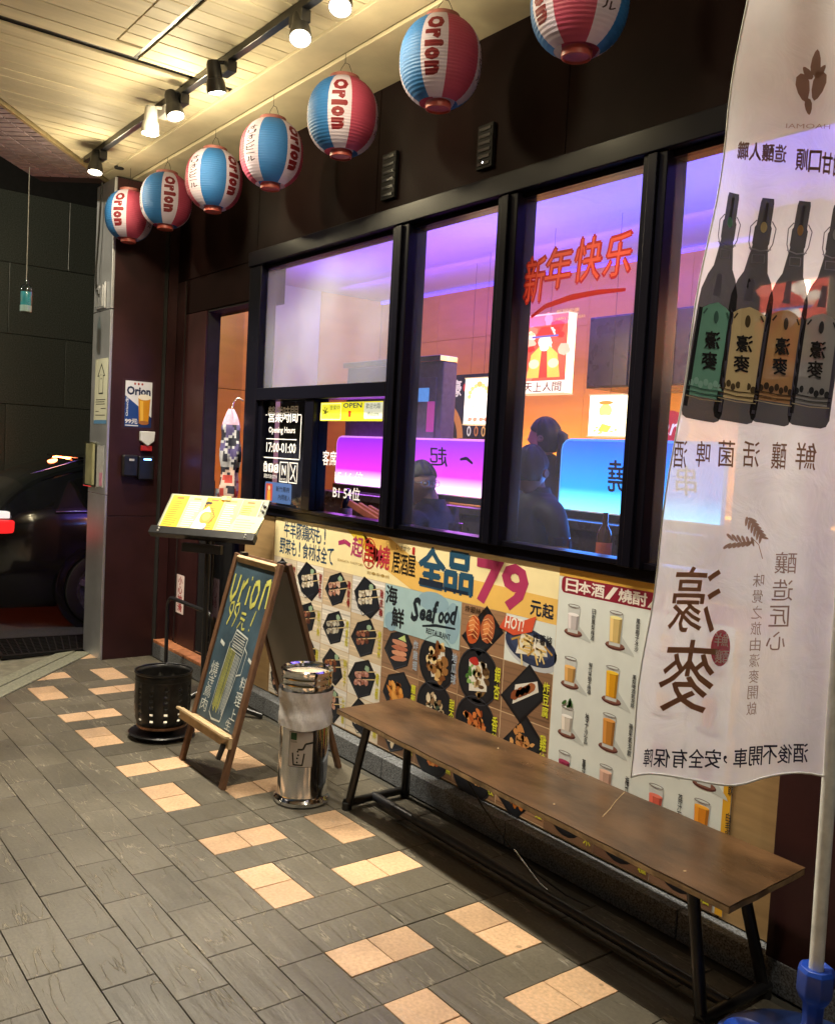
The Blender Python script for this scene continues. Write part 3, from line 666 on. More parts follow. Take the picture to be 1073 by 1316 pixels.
for r in range(4):
    for c in range(8):
        x0, x1, z1, z0 = CX[c], CX[c + 1], RZ[r], RZ[r + 1]
        if r == 0 and c in (4, 5): continue
        base = ['e4d6c0', 'ece4d8', 'd8c2a4', 'e2dcd6'][(r * 3 + c) % 4] if c < 4 else ['8c6a50', '96745a', 'a07a5c', '806048'][(r + c) % 4]
        if not (r == 0 and c == 7): P.rect(x0 + .002, z0 + .002, x1 - .002, z1 - .002, base, 1)
        else: P.rect(x0, z0, x1, z1, 'dfe6e4', 1)
        if not (r == 0 and c == 7):
            for k in range(7):
                zz = z0 + .012 + k * (z1 - z0 - .02) / 7 + r_.uniform(0, .01)
                cc = lin(base); q = r_.uniform(.82, 1.14)
                P.poly([(x0 + .003, zz), (x1 - .003, zz + r_.uniform(.0, .012)), (x1 - .003, zz + .012), (x0 + .003, zz + .006)], [min(1, (v ** (1 / 2.2)) * q) for v in cc], 2)
        cx, cz, w = (x0 + x1) / 2 - .012, (z0 + z1) / 2, .19
        if c < 4:
            if c == 3 and r == 0: pass
            plate(cx, cz, w, 'hex'); skewers(cx, cz, w, FOOD[(r * 2 + c * 3) % 6][0], 3 + (r + c) % 2)
            P.vtext(LET[li % 16], x1 - .04, cz - .075, x1 - .012, cz + .06, ['9a3030', 'd8cf30'][r > 0], 7, .02); li += 1
        elif r == 0 and c == 6:
            plate(cx + .01, cz - .01, .22, 'sq')
            for k, (dx, cc) in enumerate(((-.045, 'c2572c'), (.045, 'b4603c'))):
                P.ell(cx + dx, cz - .01 + k * .02, .042, .062, cc, 6, -12, 16, .04); P.ell(cx + dx - .008, cz + .012, .02, .032, 'e08a50', 7, -10, 12, .1); P.ell(cx + dx + .01, cz - .03, .018, .02, '8a3818', 7, 0, 9, .2)
                for q in range(5): P.line([(cx + dx - .03, cz - .04 + q * .02), (cx + dx, cz - .028 + q * .02), (cx + dx + .03, cz - .045 + q * .02)], .0028, 'f2c890', 8)
            P.htext('炸銀絲卷', x0 + .02, z1 - .035, x0 + .16, z1 - .008, '2a1a10', 8, .01)
        elif r == 0 and c == 7:
            cx += .02; cz -= .015
            P.ell(cx + .008, cz - .012, .155, .073, 'c2c6cc', 2, -8, 26); P.ell(cx, cz, .145, .068, '2e3856', 3, -8, 26); P.ell(cx - .004, cz + .006, .115, .05, '3b476a', 4, -8, 24)
            P.poly([(cx - .08, cz - .04), (cx - .05, cz + .05), (cx + .08, cz + .035), (cx + .095, cz - .02)], 'e9e4d8', 5)
            for k in range(26):
                a, b = cx + r_.gauss(0, .034), cz + r_.gauss(.004, .022); t = r_.uniform(0, 3.14); P.line([(a - .028 * math.cos(t), b - .022 * math.sin(t)), (a + .028 * math.cos(t), b + .022 * math.sin(t))], .008, r_.choice(['dcb870', 'e8cc88', 'c09648', 'f0dca4']), 6 + k % 3)
            P.poly([(x0 - .035, cz + .045), (x0 + .0, cz + .1), (x0 + .1, cz + .095), (x0 + .17, cz + .125), (x0 + .15, cz + .06), (x0 + .05, cz + .028)], 'd8583c', 9)
            P.text('HOT!', x0 - .005, cz + .05, x0 + .105, cz + .1, 'f6f0e8', 10, .02, shear=.2)
            P.htext('炸薯條', x0 + .155, cz + .02, x0 + .262, cz + .06, '1c1c24', 9, .012)
        else:
            kd = ['hex', 'round', 'round', 'sq'][c - 4]
            if r == 1 and c == 4: kd = 'hex'
            plate(cx, cz, .225 if kd != 'hex' else .205, kd)
            if (r, c) == (1, 4):
                for k in range(4): P.ell(cx + .005, cz - .04 + k * .024, .062, .013, ['c68468', 'd89878', 'b87058', 'cc8c70'][k], 6, 8 - k * 3, 12, .08)
                P.poly([(cx - .01, cz + .05), (cx + .04, cz + .075), (cx + .055, cz + .045)], 'c2d88a', 7)
            elif (r, c) == (1, 5): P.poly([(cx - .03, cz - .07), (cx + .07, cz - .04), (cx + .05, cz + .06), (cx - .06, cz + .03)], 'd8d4cc', 5); blobs(cx, cz, .07, .085, 34, ['c8a064', 'e0bc80', '96683a', '7a4a28', 'e8ce98'])
            elif (r, c) == (1, 6):
                P.poly([(cx - .05, cz - .07), (cx + .06, cz - .05), (cx + .05, cz + .065), (cx - .06, cz + .06)], 'e2ded4', 5)
                blobs(cx - .045, cz - .01, .03, .05, 10, ['6d9a50', '4e7c3a', '8ab464']); P.ell(cx - .025, cz + .06, .03, .016, 'b8322c', 8, 10, 10, .2)
                blobs(cx + .02, cz - .005, .04, .075, 22, ['a8895c', '7d5f3a', 'c9b083', '5c432a'])
            elif (r, c) == (1, 7):
                P.poly([(cx - .06, cz - .06), (cx - .05, cz + .02), (cx + .07, cz + .06), (cx + .08, cz + .02)], 'e4e0d8', 5)
                for k in range(4): P.ell(cx - .045 + k * .026, cz - .018 + k * .014, .017, .033, ['8a4a2c', '9c5632', '7a3e24', 'a46038'][k], 7, -50, 12, .1)
            else: blobs(cx, cz, .065, .06, 26, [['b05a2c', 'd07a40', '8a3e1c', 'e09a58'], ['c88a50', 'e0a868', '9a5c30'], ['d88a3c', 'e8a450', 'b86a28'], ['c9b08c', 'e4d2b4', '8a6a4a', '4a5a4a']][(r + c) % 4])
            P.vtext(['炸蝦球', '炸魷魚', '炸花枝', '鹽酥雞', '炸雞翅', '地瓜球', '銀杏', '炸豆腐', '蘿蔔糕', '甜不辣', '香菇', '雞塊'][(r * 4 + c - 4) % 12], x1 - .045, cz - .07, x1 - .012, cz + .07, 'dede3c' if c > 5 or r > 1 else 'a8b8cc', 9, .02)
for k in range(1, 7): P.rect(CX[k] - .0012, .112, CX[k] + .0012, .893, '9a7a5a', 2)
# seafood card
P.rect(-3.498, .683, -2.938, .892, 'a9c8cf', 5)
for (a, b, c, d) in ((-3.13, .86, .11, .045), (-2.99, .79, .05, .09), (-3.44, .72, .05, .045)): P.ell(a, b, c, d, '8fb0c2', 6)
P.text('海', -3.49, .80, -3.40, .886, '12161c', 7, .03); P.text('鮮', -3.435, .70, -3.34, .79, '12161c', 7, .03)
for i, (ch, a, b, c, d) in enumerate((('S', -3.29, .75, -3.22, .865), ('e', -3.225, .765, -3.18, .82), ('a', -3.18, .77, -3.13, .825), ('f', -3.135, .765, -3.09, .87), ('o', -3.09, .775, -3.05, .83), ('o', -3.05, .78, -3.01, .835), ('d', -3.01, .785, -2.96, .87))):
    P.text(ch, a, b, c, d, '14202c', 7, .04, shear=.25)
P.line([(-3.2, .742), (-3.1, .762), (-2.97, .77)], .012, '14202c', 7, True); P.text('RESTAURANT', -3.17, .715, -3.0, .74, '14202c', 7, .02)
# drinks
P.rect(-2.383, .112, -1.628, 1.08, 'e2e8e6', 3); P.rect(-1.628, .112, -1.6, 1.08, 'e0a92e', 3)
P.rrect(-2.37, 1.022, -1.5, 1.083, .018, '8e2238', 4)
P.rect(-1.6, 1.0, -1.4, 1.09, 'd9a84a', 0) if False else None
P.htext('日本酒/燒酎/果實酒', -2.35, 1.03, -1.72, 1.076, 'f4ece4', 6, .03, gap=.06)
drinks = [(-2.30, .93, 'c9c2c6', 0), (-2.10, .93, 'd8bc7c', 1), (-2.30, .735, 'c99a58', 0), (-2.10, .735, 'e0a020', 1), (-2.30, .55, 'd8d0c8', 0), (-2.10, .565, 'c08238', 1),
          (-1.88, .93, 'd8a050', 0), (-1.70, .93, 'c8a878', 1), (-1.88, .735, 'e0a030', 0), (-1.70, .735, 'c07838', 1), (-1.88, .56, '7a2030', 0), (-1.70, .56, '6a2430', 1),
          (-2.30, .38, '8a1a44', 0), (-2.10, .38, 'c8a090', 1), (-1.88, .39, 'd86050', 0), (-1.70, .39, 'e08a20', 1)]
names = ['日新鳳梨梅酒', '鳳梨椰子冰沙', '御代栄柚子梅酒', '鳳梨啤酒氣泡飲', '柚子沙瓦', '蘋果氣泡飲', '梅酒', '百香果', '荔枝沙瓦', '可樂', '葡萄汁', '紅酒飲', '蔓越莓', '梅乃宿', '荔汁石榴', '白毛乳酸']
for (x_, z_, col, tall), nm in zip(drinks, names):
    h = .118 if tall else .1; w = .03
    P.poly([(x_ + .02, z_ - h / 2 - .01), (x_ + .09, z_ - h / 2 - .022), (x_ + .085, z_ - h / 2 - .012), (x_ + .03, z_ - .02)], 'c6cccb', 5)
    P.ell(x_ + .002, z_ - h / 2, .045, .013, '5a3030', 6); P.ell(x_ + .002, z_ - h / 2 + .004, .042, .011, '8a5c50', 7)
    c = [v ** (1 / 2.2) for v in lin(col)]
    P.poly([(x_ - w * .84, z_ - h / 2), (x_ + w * .84, z_ - h / 2), (x_ + w, z_ + h / 2), (x_ - w, z_ + h / 2)], 'cfd2d2', 8)
    top = h / 2 - (.018 if tall else .032)
    P.poly([(x_ - w * .78, z_ - h / 2 + .012), (x_ + w * .78, z_ - h / 2 + .012), (x_ + w * .92, z_ + top), (x_ - w * .92, z_ + top)], col, 9)
    P.poly([(x_ - w * .74, z_ - h / 2 + .014), (x_ - w * .3, z_ - h / 2 + .014), (x_ - w * .38, z_ + top), (x_ - w * .88, z_ + top)], [min(1, v * 1.14 + .04) for v in c], 10)
    P.poly([(x_ + w * .45, z_ - h / 2 + .014), (x_ + w * .76, z_ - h / 2 + .014), (x_ + w * .88, z_ + top), (x_ + w * .55, z_ + top)], [v * .78 for v in c], 10)
    P.ell(x_, z_ + top, w * .92, .006, [min(1, v * 1.2 + .08) for v in c], 11)
    P.ring(x_, z_ + h / 2, w, .0065, .0025, '6a5a58', 12, 16)
    P.vtext(nm, x_ + .088, z_ - .06, x_ + .105, z_ + .055, '22222c', 9, .012, gap=.05)
for k in range(5): P.ell(-2.3 + r_.uniform(-.02, .02), .61 + r_.uniform(0, .02), .014, .006, '3c6a34', 12, r_.uniform(0, 180))
for k, x_ in enumerate((-2.385, -2.135, -1.885)):
    P.rect(x_ + .001, .113, x_ + .249, .30, ['7a5c46', '6e5040', '846450'][k], 13); cx, cz = x_ + .115, .2
    P.ell(cx, cz, .088, .078, '101116', 14); P.ell(cx, cz, .078, .068, '1c1e25', 15); blobs(cx, cz, .05, .045, 16, [['d8d2c4', 'b8a080', '8a6a48'], ['c06a38', '8a3e1c', 'e0a060'], ['b07878', 'd8a8a0', '7a4a48']][k], L=16)
    P.vtext(['糯米', '烤年糕', '清酒'][k], x_ + .205, .125, x_ + .238, .235, 'd8d23c', 19, .02)
P.build('poster_print', wf(WY - .0037), M['print'], poster)

# ------------------------------------------------------------------ lettering on the window glass
P = Print(4); w_ = 'f4f4f8'
P.htext('營業時間', -4.755, 1.645, -4.405, 1.735, w_, 1, .008, gap=.06)
P.text('Opening Hours', -4.735, 1.575, -4.43, 1.62, w_, 1, .01)
for a in ((-4.795, 1.44, -4.789, 1.69), (-4.372, 1.44, -4.366, 1.69), (-4.795, 1.44, -4.366, 1.446), (-4.795, 1.684, -4.765, 1.69), (-4.4, 1.684, -4.366, 1.69), (-4.76, 1.548, -4.41, 1.553)): P.rect(*a, w_, 1)
P.text('17:00-01:00', -4.755, 1.475, -4.415, 1.53, w_, 1, .01)
for k, x_ in enumerate((-4.785, -4.72, -4.655)):
    P.rrect(x_, 1.36, x_ + .055, 1.41, .01, w_, 1)
    if k == 1: P.text('f', x_ + .018, 1.362, x_ + .04, 1.405, '20202c', 2, .03)
    else: P.ring(x_ + .0275, 1.384, .015, .015, .005, '20202c', 2); P.rect(x_ + .004, 1.403, x_ + .02, 1.41, '20202c', 2) if k == 2 else P.rect(x_ + .015, 1.41, x_ + .04, 1.42, w_, 2)
P.htext('開放式座位打卡', -4.77, 1.325, -4.61, 1.348, w_, 1)
P.frame(-4.585, 1.31, -4.49, 1.425, .006, w_, 1); P.text('N', -4.56, 1.35, -4.515, 1.405, w_, 1, .02); P.text('NO PETS', -4.57, 1.32, -4.505, 1.333, w_, 1)
P.frame(-4.48, 1.31, -4.385, 1.425, .006, w_, 1); P.line([(-4.465, 1.415), (-4.4, 1.32)], .007, w_, 1); P.line([(-4.46, 1.33), (-4.43, 1.36), (-4.41, 1.41)], .01, w_, 1)
P.rrect(-4.75, 1.19, -4.44, 1.305, .012, '4868a8', 1); P.rrect(-4.74, 1.195, -4.66, 1.295, .006, 'b0483c', 2)
P.ell(-4.7, 1.27, .013, .014, 'e8c8a0', 3); P.poly([(-4.72, 1.2), (-4.68, 1.2), (-4.685, 1.255), (-4.715, 1.255)], 'e8a03c', 3)
P.htext('新竹縣府', -4.62, 1.255, -4.46, 1.285, '141828', 2, .01); P.htext('內用進入', -4.59, 1.21, -4.45, 1.24, '141828', 2, .01)
P.htext('客席', -4.13, 1.425, -3.99, 1.5, w_, 1, .01); P.text('1F 16 位', -4.0, 1.345, -3.74, 1.405, w_, 1, .01); P.text('B1 54位', -4.01, 1.26, -3.76, 1.325, w_, 1, .01)
P.rect(-4.33, 1.53, -4.31, 1.69, w_, 1) if False else None
P.build('lettering', wf(WY - .002), printmat('vinyl_lettering', .5), win)
P = Print(5)
P.rect(-4.17, 1.655, -3.6, 1.75, 'e9df2a', 1); P.rect(-3.76, 1.665, -3.6, 1.745, 'cfd0b8', 2); P.rect(-4.165, 1.66, -3.97, 1.745, 'f2e93c', 2); P.frame(-4.165, 1.66, -3.97, 1.745, .004, 'fbf8c0', 3)
for k in range(7): P.line([(-4.12, 1.7), (-4.12 + .03 * math.cos(k * .9), 1.7 + .03 * math.sin(k * .9))], .006, '4a4a20', 4)
P.htext('營業中', -4.08, 1.71, -3.98, 1.735, '4a5a30', 4); P.text('Welcome', -4.08, 1.675, -3.985, 1.695, '4a5a30', 4)
P.text('OPEN', -3.95, 1.72, -3.78, 1.745, '20304a', 4, .02); P.rrect(-3.9, 1.675, -3.875, 1.705, .005, 'd03c20', 4); P.htext('歡迎光臨', -3.745, 1.715, -3.62, 1.74, '404038', 4); P.text('Welcome', -3.73, 1.68, -3.63, 1.7, '4a5a40', 4)
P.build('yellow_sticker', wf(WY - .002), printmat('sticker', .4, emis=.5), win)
# new year greeting in red brush strokes
P = Print(6); rd = 'a8180f'
for ch, a, b, c, d in (('新', -2.675, 2.115, -2.56, 2.29), ('年', -2.565, 2.155, -2.425, 2.31), ('快', -2.41, 2.165, -2.28, 2.325), ('乐', -2.272, 2.165, -2.145, 2.315)):
    P.text(ch, a, b, c, d, rd, 2, .05, shear=.12); P.text(ch, a + .002, b + .003, c - .004, d - .003, 'd8503c', 3, .0, shear=.12)
P.line([(-2.625, 2.06), (-2.55, 2.095), (-2.42, 2.115), (-2.29, 2.12), (-2.16, 2.115)], .022, rd, 2, True)
P.htext('新冠安康', -2.49, 2.06, -2.37, 2.075, 'e8c088', 2); P.text('HAPPY NEW YEAR', -2.49, 2.035, -2.34, 2.046, 'e8c088', 2)
P.build('new_year_greeting', wf(WY - .002), printmat('red_vinyl', .4), win)

# ------------------------------------------------------------------ paper lanterns
lan_paper = printmat('lantern_paper', .55, translucent=.25, dirt=.12)
lcap = mat('lantern_cap', (.22, .07, .06), .5)
def lantern(c, D, rot, label):
    c = Vector(c); Rr = D / 2; HH = Rr * 1.02
    t = empty('paper_lantern', c, label, 'lantern', 'paper lanterns hung in a row under the ceiling')
    def rad(z):            # pleated, flattened globe
        k = min(.999, abs(z) / HH * .93); return Rr * (1 - k ** 2.4) ** .5
    def fn(a, b, d):       # a = angle in units of D, b = height
        th = a / Rr + rot; r = rad(b) + d +   .0007 * math.sin(b / D * 2 * math.pi * 26)
        return (c.x + r * math.cos(th), c.y + r * math.sin(th), c.z + b)
    P = Print(int(c.x * 100) & 255); B, O, Rd, Kt = [math.radians(v) * Rr for v in (54, 38, 54, 34)]
    a = 0.
    segs = []
    for rep in range(2):
        for w, col in ((B, '306eb0'), (O, 'cabfd2'), (Rd, 'a8425c'), (Kt, 'cabfd2')): segs.append((a, a + w, col)); a += w
    ex = MB()
    for a0, a1, col in segs:
        n = 5
        for i in range(n):
            p0, p1 = a0 + (a1 - a0) * i / n, a0 + (a1 - a0) * (i + 1) / n
            P.rect(p0, -HH * .97, p1, HH * .97, col, 0)
    # angle grows anticlockwise seen from above, so text runs mirrored along a
    for s0 in (segs[1], segs[5]):
        m = (s0[0] + s0[1]) / 2; w = (s0[1] - s0[0]) * .70; zt = HH * .74; L_ = [('O', .30), ('r', .20), ('i', .14), ('o', .23), ('n', .24)]
        tot = sum(q for _, q in L_); z = zt
        for ch, q in L_:
            h = q / tot * HH * 1.5 * .86; lw = w if ch in 'O' else w * (1.0 if ch == 'i' else .82)
            x0 = m - w / 2
            P.text(ch, x0, z - h, x0 + lw, z, '741420', 2, .075, rot=1)
            z -= h + HH * .018
    for s0 in (segs[3], segs[7]):
        m = (s0[0] + s0[1]) / 2; w = (s0[1] - s0[0]) * .3; P.vtext('オリオンビール', m - w, -HH * .5, m + w, HH * .62, '3a2430', 2, .02)
    P.build('paper_shell', fn, lan_paper, t, step=.0004, cuts=(.012, D / 104), origin=c)
    MB().lathe([(Rr * .40, HH * .86), (Rr * .42, HH * .90), (Rr * .42, HH * 1.08), (Rr * .38, HH * 1.1), (Rr * .36, HH * 1.09), (Rr * .36, HH * .9)], c, 28).build('top_ring', lcap, t, smooth=40)
    MB().lathe([(Rr * .30, -HH * .93), (Rr * .32, -HH * .97), (Rr * .31, -HH * 1.1), (Rr * .28, -HH * 1.115), (Rr * .27, -HH * 1.1), (Rr * .27, -HH * 1.07), (0, -HH * 1.07)], c, 28).build('bottom_ring', mat('lantern_ring_red', (.42, .08, .06), .45), t, smooth=40)
    top = c.z + HH * 1.09; mb = MB()
    mb.tube([(c.x - Rr * .38, c.y, top), (c.x - Rr * .2, c.y, top + .045), (c.x, c.y, top + .06), (c.x + Rr * .2, c.y, top + .045), (c.x + Rr * .38, c.y, top)], .0012, 6)
    mb.tube([(c.x, c.y, top + .058), (c.x, c.y, CZ - .012)], .0012, 6); mb.build('string', M['blackm'], t)
    return t
LN = [(745, 2, 1, .31, 'partly cut off'), (566, 80, 2, .31, ''), (440.5, 150, 3, .31, ''), (349, 197, 4, .31, ''), (275, 231, 5, .31, ''), (213.5, 257.5, 6, .31, ''), (166, 277, 7, .30, '')]
LW = [130, 109, 93, 79.5, 72, 66, 60]
LL = ['striped paper lantern at the top edge of the picture, above the greeting on the glass', 'largest fully visible striped paper lantern, second from the banner end',
      'striped paper lantern with red letters above the second window pane', 'striped paper lantern with small black characters beside a broad blue stripe, middle of the row',
      'striped paper lantern with cream left stripe, between the middle one and the door side', 'striped paper lantern showing blue, white and red, overlapping the last one by the steel pillar',
      'last striped paper lantern of the row, hanging in front of the steel pillar']
# heading of the stripes: which way the white lettered stripe looks, as an offset from the line to the camera (degrees)
LO = [52, 10, 6, -48, -44, -8, 26]
for (px, py, k, D, _), w, off, lb in zip(LN, LW, LO, LL):
    c = atd(px, py, 1178 * D / w)
    if k != 7: c.y = 2.16; c = EYE + ray(px, py) * (2.16 / ray(px, py).y)
    to = math.atan2(-c.y, -c.x)
    Rr = D / 2; mid = math.radians(54 + 19)
    lantern(c, D, to - mid - math.radians(off), lb)

# ------------------------------------------------------------------ track with spot heads
TY = 1.80
tr = empty('lighting_track', (-3, TY, CZ), 'long black lighting track running along the planked ceiling', 'lighting track')
MB().box(-5.98, .8, TY - .018, TY + .018, CZ - .035, CZ - .002).build('rail', M['black'], tr, bevel=.002)
bulbm = mat('spot_lens', (1, .9, .7), .3, emit=(1, .86, .6), estr=30.)
bulbm2 = mat('spot_lens_pale', (1, .95, .85), .3, emit=(1, .93, .8), estr=18.)
# lens position in the photograph, aim, strength, white or black holder, cone
HD = [(122, 222, 3.08, (.15, -.1, -1), 44, 0, 105), (193, 172, 3.06, (-.0, -.0, -1), 52, 1, 100), (226, 150, 3.09, (.34, .1, -.9), 52, 0, 95), (279, 120, 3.07, (-.05, .22, -1), 42, 0, 90),
      (386, 50, 3.09, (.42, -.2, -.9), 36, 0, 100), (437, 10, 3.10, (.35, -.3, -.9), 40, 0, 100)]
HL = ['black spot lamp at the far corner end of the ceiling track', 'white spot lamp pointing straight down next to the glaring one', 'glaring spot lamp turned towards the viewer, second pair on the track',
      'black spot lamp pointing down with a faint lens, alone on the track', 'tilted black spot lamp glowing above the third hanging lantern', 'brightest spot lamp cut by the top edge of the picture']
def spot(P0, aim, power, wh, cone, label, i):
    P0 = Vector(P0); aim = Vector(aim).normalized(); back = P0 - aim * .12
    t = empty('spot_lamp', (back.x, TY, CZ - .03), label, 'spot lamp', 'spot lamps on the ceiling track')
    mt = M['white'] if wh else M['black']
    MB().box(back.x - .05, back.x + .05, TY - .022, TY + .022, CZ - .085, CZ - .036).build('adapter', M['black'] if not wh else M['white'], t, bevel=.003)
    MB().tube([(back.x, TY, CZ - .08), (back.x, TY, back.z + .03), tuple(back + Vector((0, 0, .012)))], .010, 10).build('arm', mt, t, smooth=50)
    n = 20
    MB().lathe([(.0, -.02), (.026, -.018), (.032, .0), (.034, .06), (.039, .062), (.044, .095), (.044, .118), (.040, .118), (.038, .1), (0, .085)], back, n, ax=aim).build('housing', mt, t, smooth=35)
    MB().lathe([(0, .122), (.02, .120), (.036, .112), (.039, .104)], back, n, ax=aim).build('lens', bulbm if i in (2, 4, 5) else bulbm2, t, smooth=60)
    lamp('spot_light', 'SPOT', P0 + aim * .02, power, (1, .91, .73) if not wh else (1, .9, .7), t, aim, .03, cone, .55)
    lamp('lens_glow', 'POINT', P0 + aim * .04, power * (.1 if i in (0, 2, 4, 5, 9) else .065), (1, .84, .52), t, None, .035)
for i, (px, py, z, aim, pw, wh, cone) in enumerate(HD): spot(onz(px, py, z), aim, pw * 1.35, wh, cone, HL[i], i)
for i, (x_, aim) in enumerate(((-2.1, (.1, .15, -1)), (-1.35, (-.1, -.1, -1)), (-.5, (.1, -.15, -1)))):
    spot((x_, TY - .03, 3.07), aim, [30, 27, 36][i], 0, 95, 'spot lamp on the track above the %s' % ['bench middle', 'right end of the bench', 'spot beside the viewer'][i], 6 + i)
# ------------------------------------------------------------------ printed flag on its water filled foot
flag = empty('flag_banner', (-1.067, 2.07, 0), 'tall white beer flag banner seen from behind, on a white pole in a blue foot', 'flag banner')
B0 = Vector((-1.067, 2.07, .35)); BH = Vector((-.52, -.854, 0)).normalized(); BN = Vector((.854, -.52, 0)).normalized()
def bpt(px, py):
    d = ray(px, py); t = (B0 - EYE).dot(BN) / d.dot(BN); p = EYE + d * t - B0; return p.dot(BH), p.z + .35
LE = sorted([bpt(*q)[::-1] for q in ((962, 40 - 40), (935, 180), (893, 400), (868, 540), (845, 690), (822, 880), (809, 1003))] + [(3.2, bpt(968, 0)[0] - .05)])
def ledge(z):
    for (z0, a0), (z1, a1) in zip(LE, LE[1:]):
        if z <= z1 or z1 == LE[-1][0]: t = (z - z0) / (z1 - z0); return a0 + (a1 - a0) * t
ZB = LE[0][0]
def fold(a, z):
    return .007 * math.sin(a * 24 + z * 1.6) + .012 * math.sin(a * 9 - z * 2.4 + 1) + .003 * math.sin(a * 47 - z * 5) + .004 * math.sin(z * 17 + a * 11) * max(0, 1.25 - z) + .0035 * math.sin(a * 35 + z * 9) * max(0, 1.05 - z) * 3
def bmap(a, z, d): p = B0 + BH * a + BN * (fold(a, z) + d); return (p.x, p.y, z)
cloth = printmat('flag_cloth', .8, translucent=.45, see=.21, spec=.15, dirt=.1, bump=.012)
P = Print(8); nz = 40; zt = 2.95
za = bpt(1062, 1000)[1]
def lo(u): return ZB + (za - ZB) * (1 - u) + .010 * math.sin(u * 9)      # lower hem
mb = MB()
def cf(u, v):
    z = lo(u) + (zt - lo(u)) * v; a = .004 + (ledge(z) - .004) * u + .004 * math.sin(z * 14) * (u > .95); return bmap(a, z, 0)
mb.grid(26, 90, cf); me = mb.mesh('c', cloth, 60, (-1.067, 2.07, 0))
ca = me.attributes.new('Col', 'FLOAT_COLOR', 'FACE'); ca.data.foreach_set('color', [*lin('f0eef2'), 1.] * len(me.polygons))
o = bpy.data.objects.new('flag_cloth', me); COL.objects.link(o); o.parent = flag
hem = MB(); pts = [cf(u / 20, 0) for u in range(21)]; hem.tube([(p[0], p[1], p[2] + .002) for p in pts], .0025, 6)
hem.tube([cf(1, v / 40) for v in range(41)], .002, 6); hem.build('hem', M['white'], flag, smooth=60)
# print in photograph positions laid on the cloth plane; the lettering reads mirrored because this is the back
def q(px, py): return bpt(px, py)
def bx(x0, y0, x1, y1):
    a0, z1 = q(x0, (y0 + y1) / 2); a1, _ = q(x1, (y0 + y1) / 2); _, z1 = q((x0 + x1) / 2, y0); _, z0 = q((x0 + x1) / 2, y1); return a0, z0, a1, z1
def bt(ch, x0, y0, x1, y1, col, L=2, off=.0, shear=0):
    a0, z0, a1, z1 = bx(x0, y0, x1, y1); P.text(ch, a1, z0, a0, z1, col, L, off, shear=-shear)
BR = '9a7464'
# wheat emblem
def leaf(px, py, l, w, ang, col=BR, n=10):
    c = Vector((px, py)); d = Vector((math.cos(R(ang)), math.sin(R(ang)))); s = Vector((-d.y, d.x)); pts = []
    for k in range(n): t = k / n * 2 * math.pi; pts.append(q(*(c + d * (l / 2 * math.cos(t)) + s * (w / 2 * math.sin(t) * (1 - .3 * math.cos(t))))))
    P.poly(pts, col, 2)
leaf(1046, 82, 34, 11, -85); leaf(1032, 112, 38, 15, 82); leaf(1049, 112, 38, 15, 105); leaf(1037, 94, 20, 8, -118); leaf(1051, 94, 20, 8, -55); leaf(1038, 137, 22, 8, 85)
P.text('HAOMAI', *[v for v in bx(1064, 159, 1012, 165)], 'b8a09a', 2)
for i, ch in enumerate('職人釀造'): bt(ch, 953 + i * 15, 178 + i * 2, 967 + i * 15, 201 + i * 2, BR, 2, .03)
for i, ch in enumerate('順口甘甜'): bt(ch, 1024 + i * 15, 191 + i * 3, 1038 + i * 15, 218 + i * 3, BR, 2, .03)
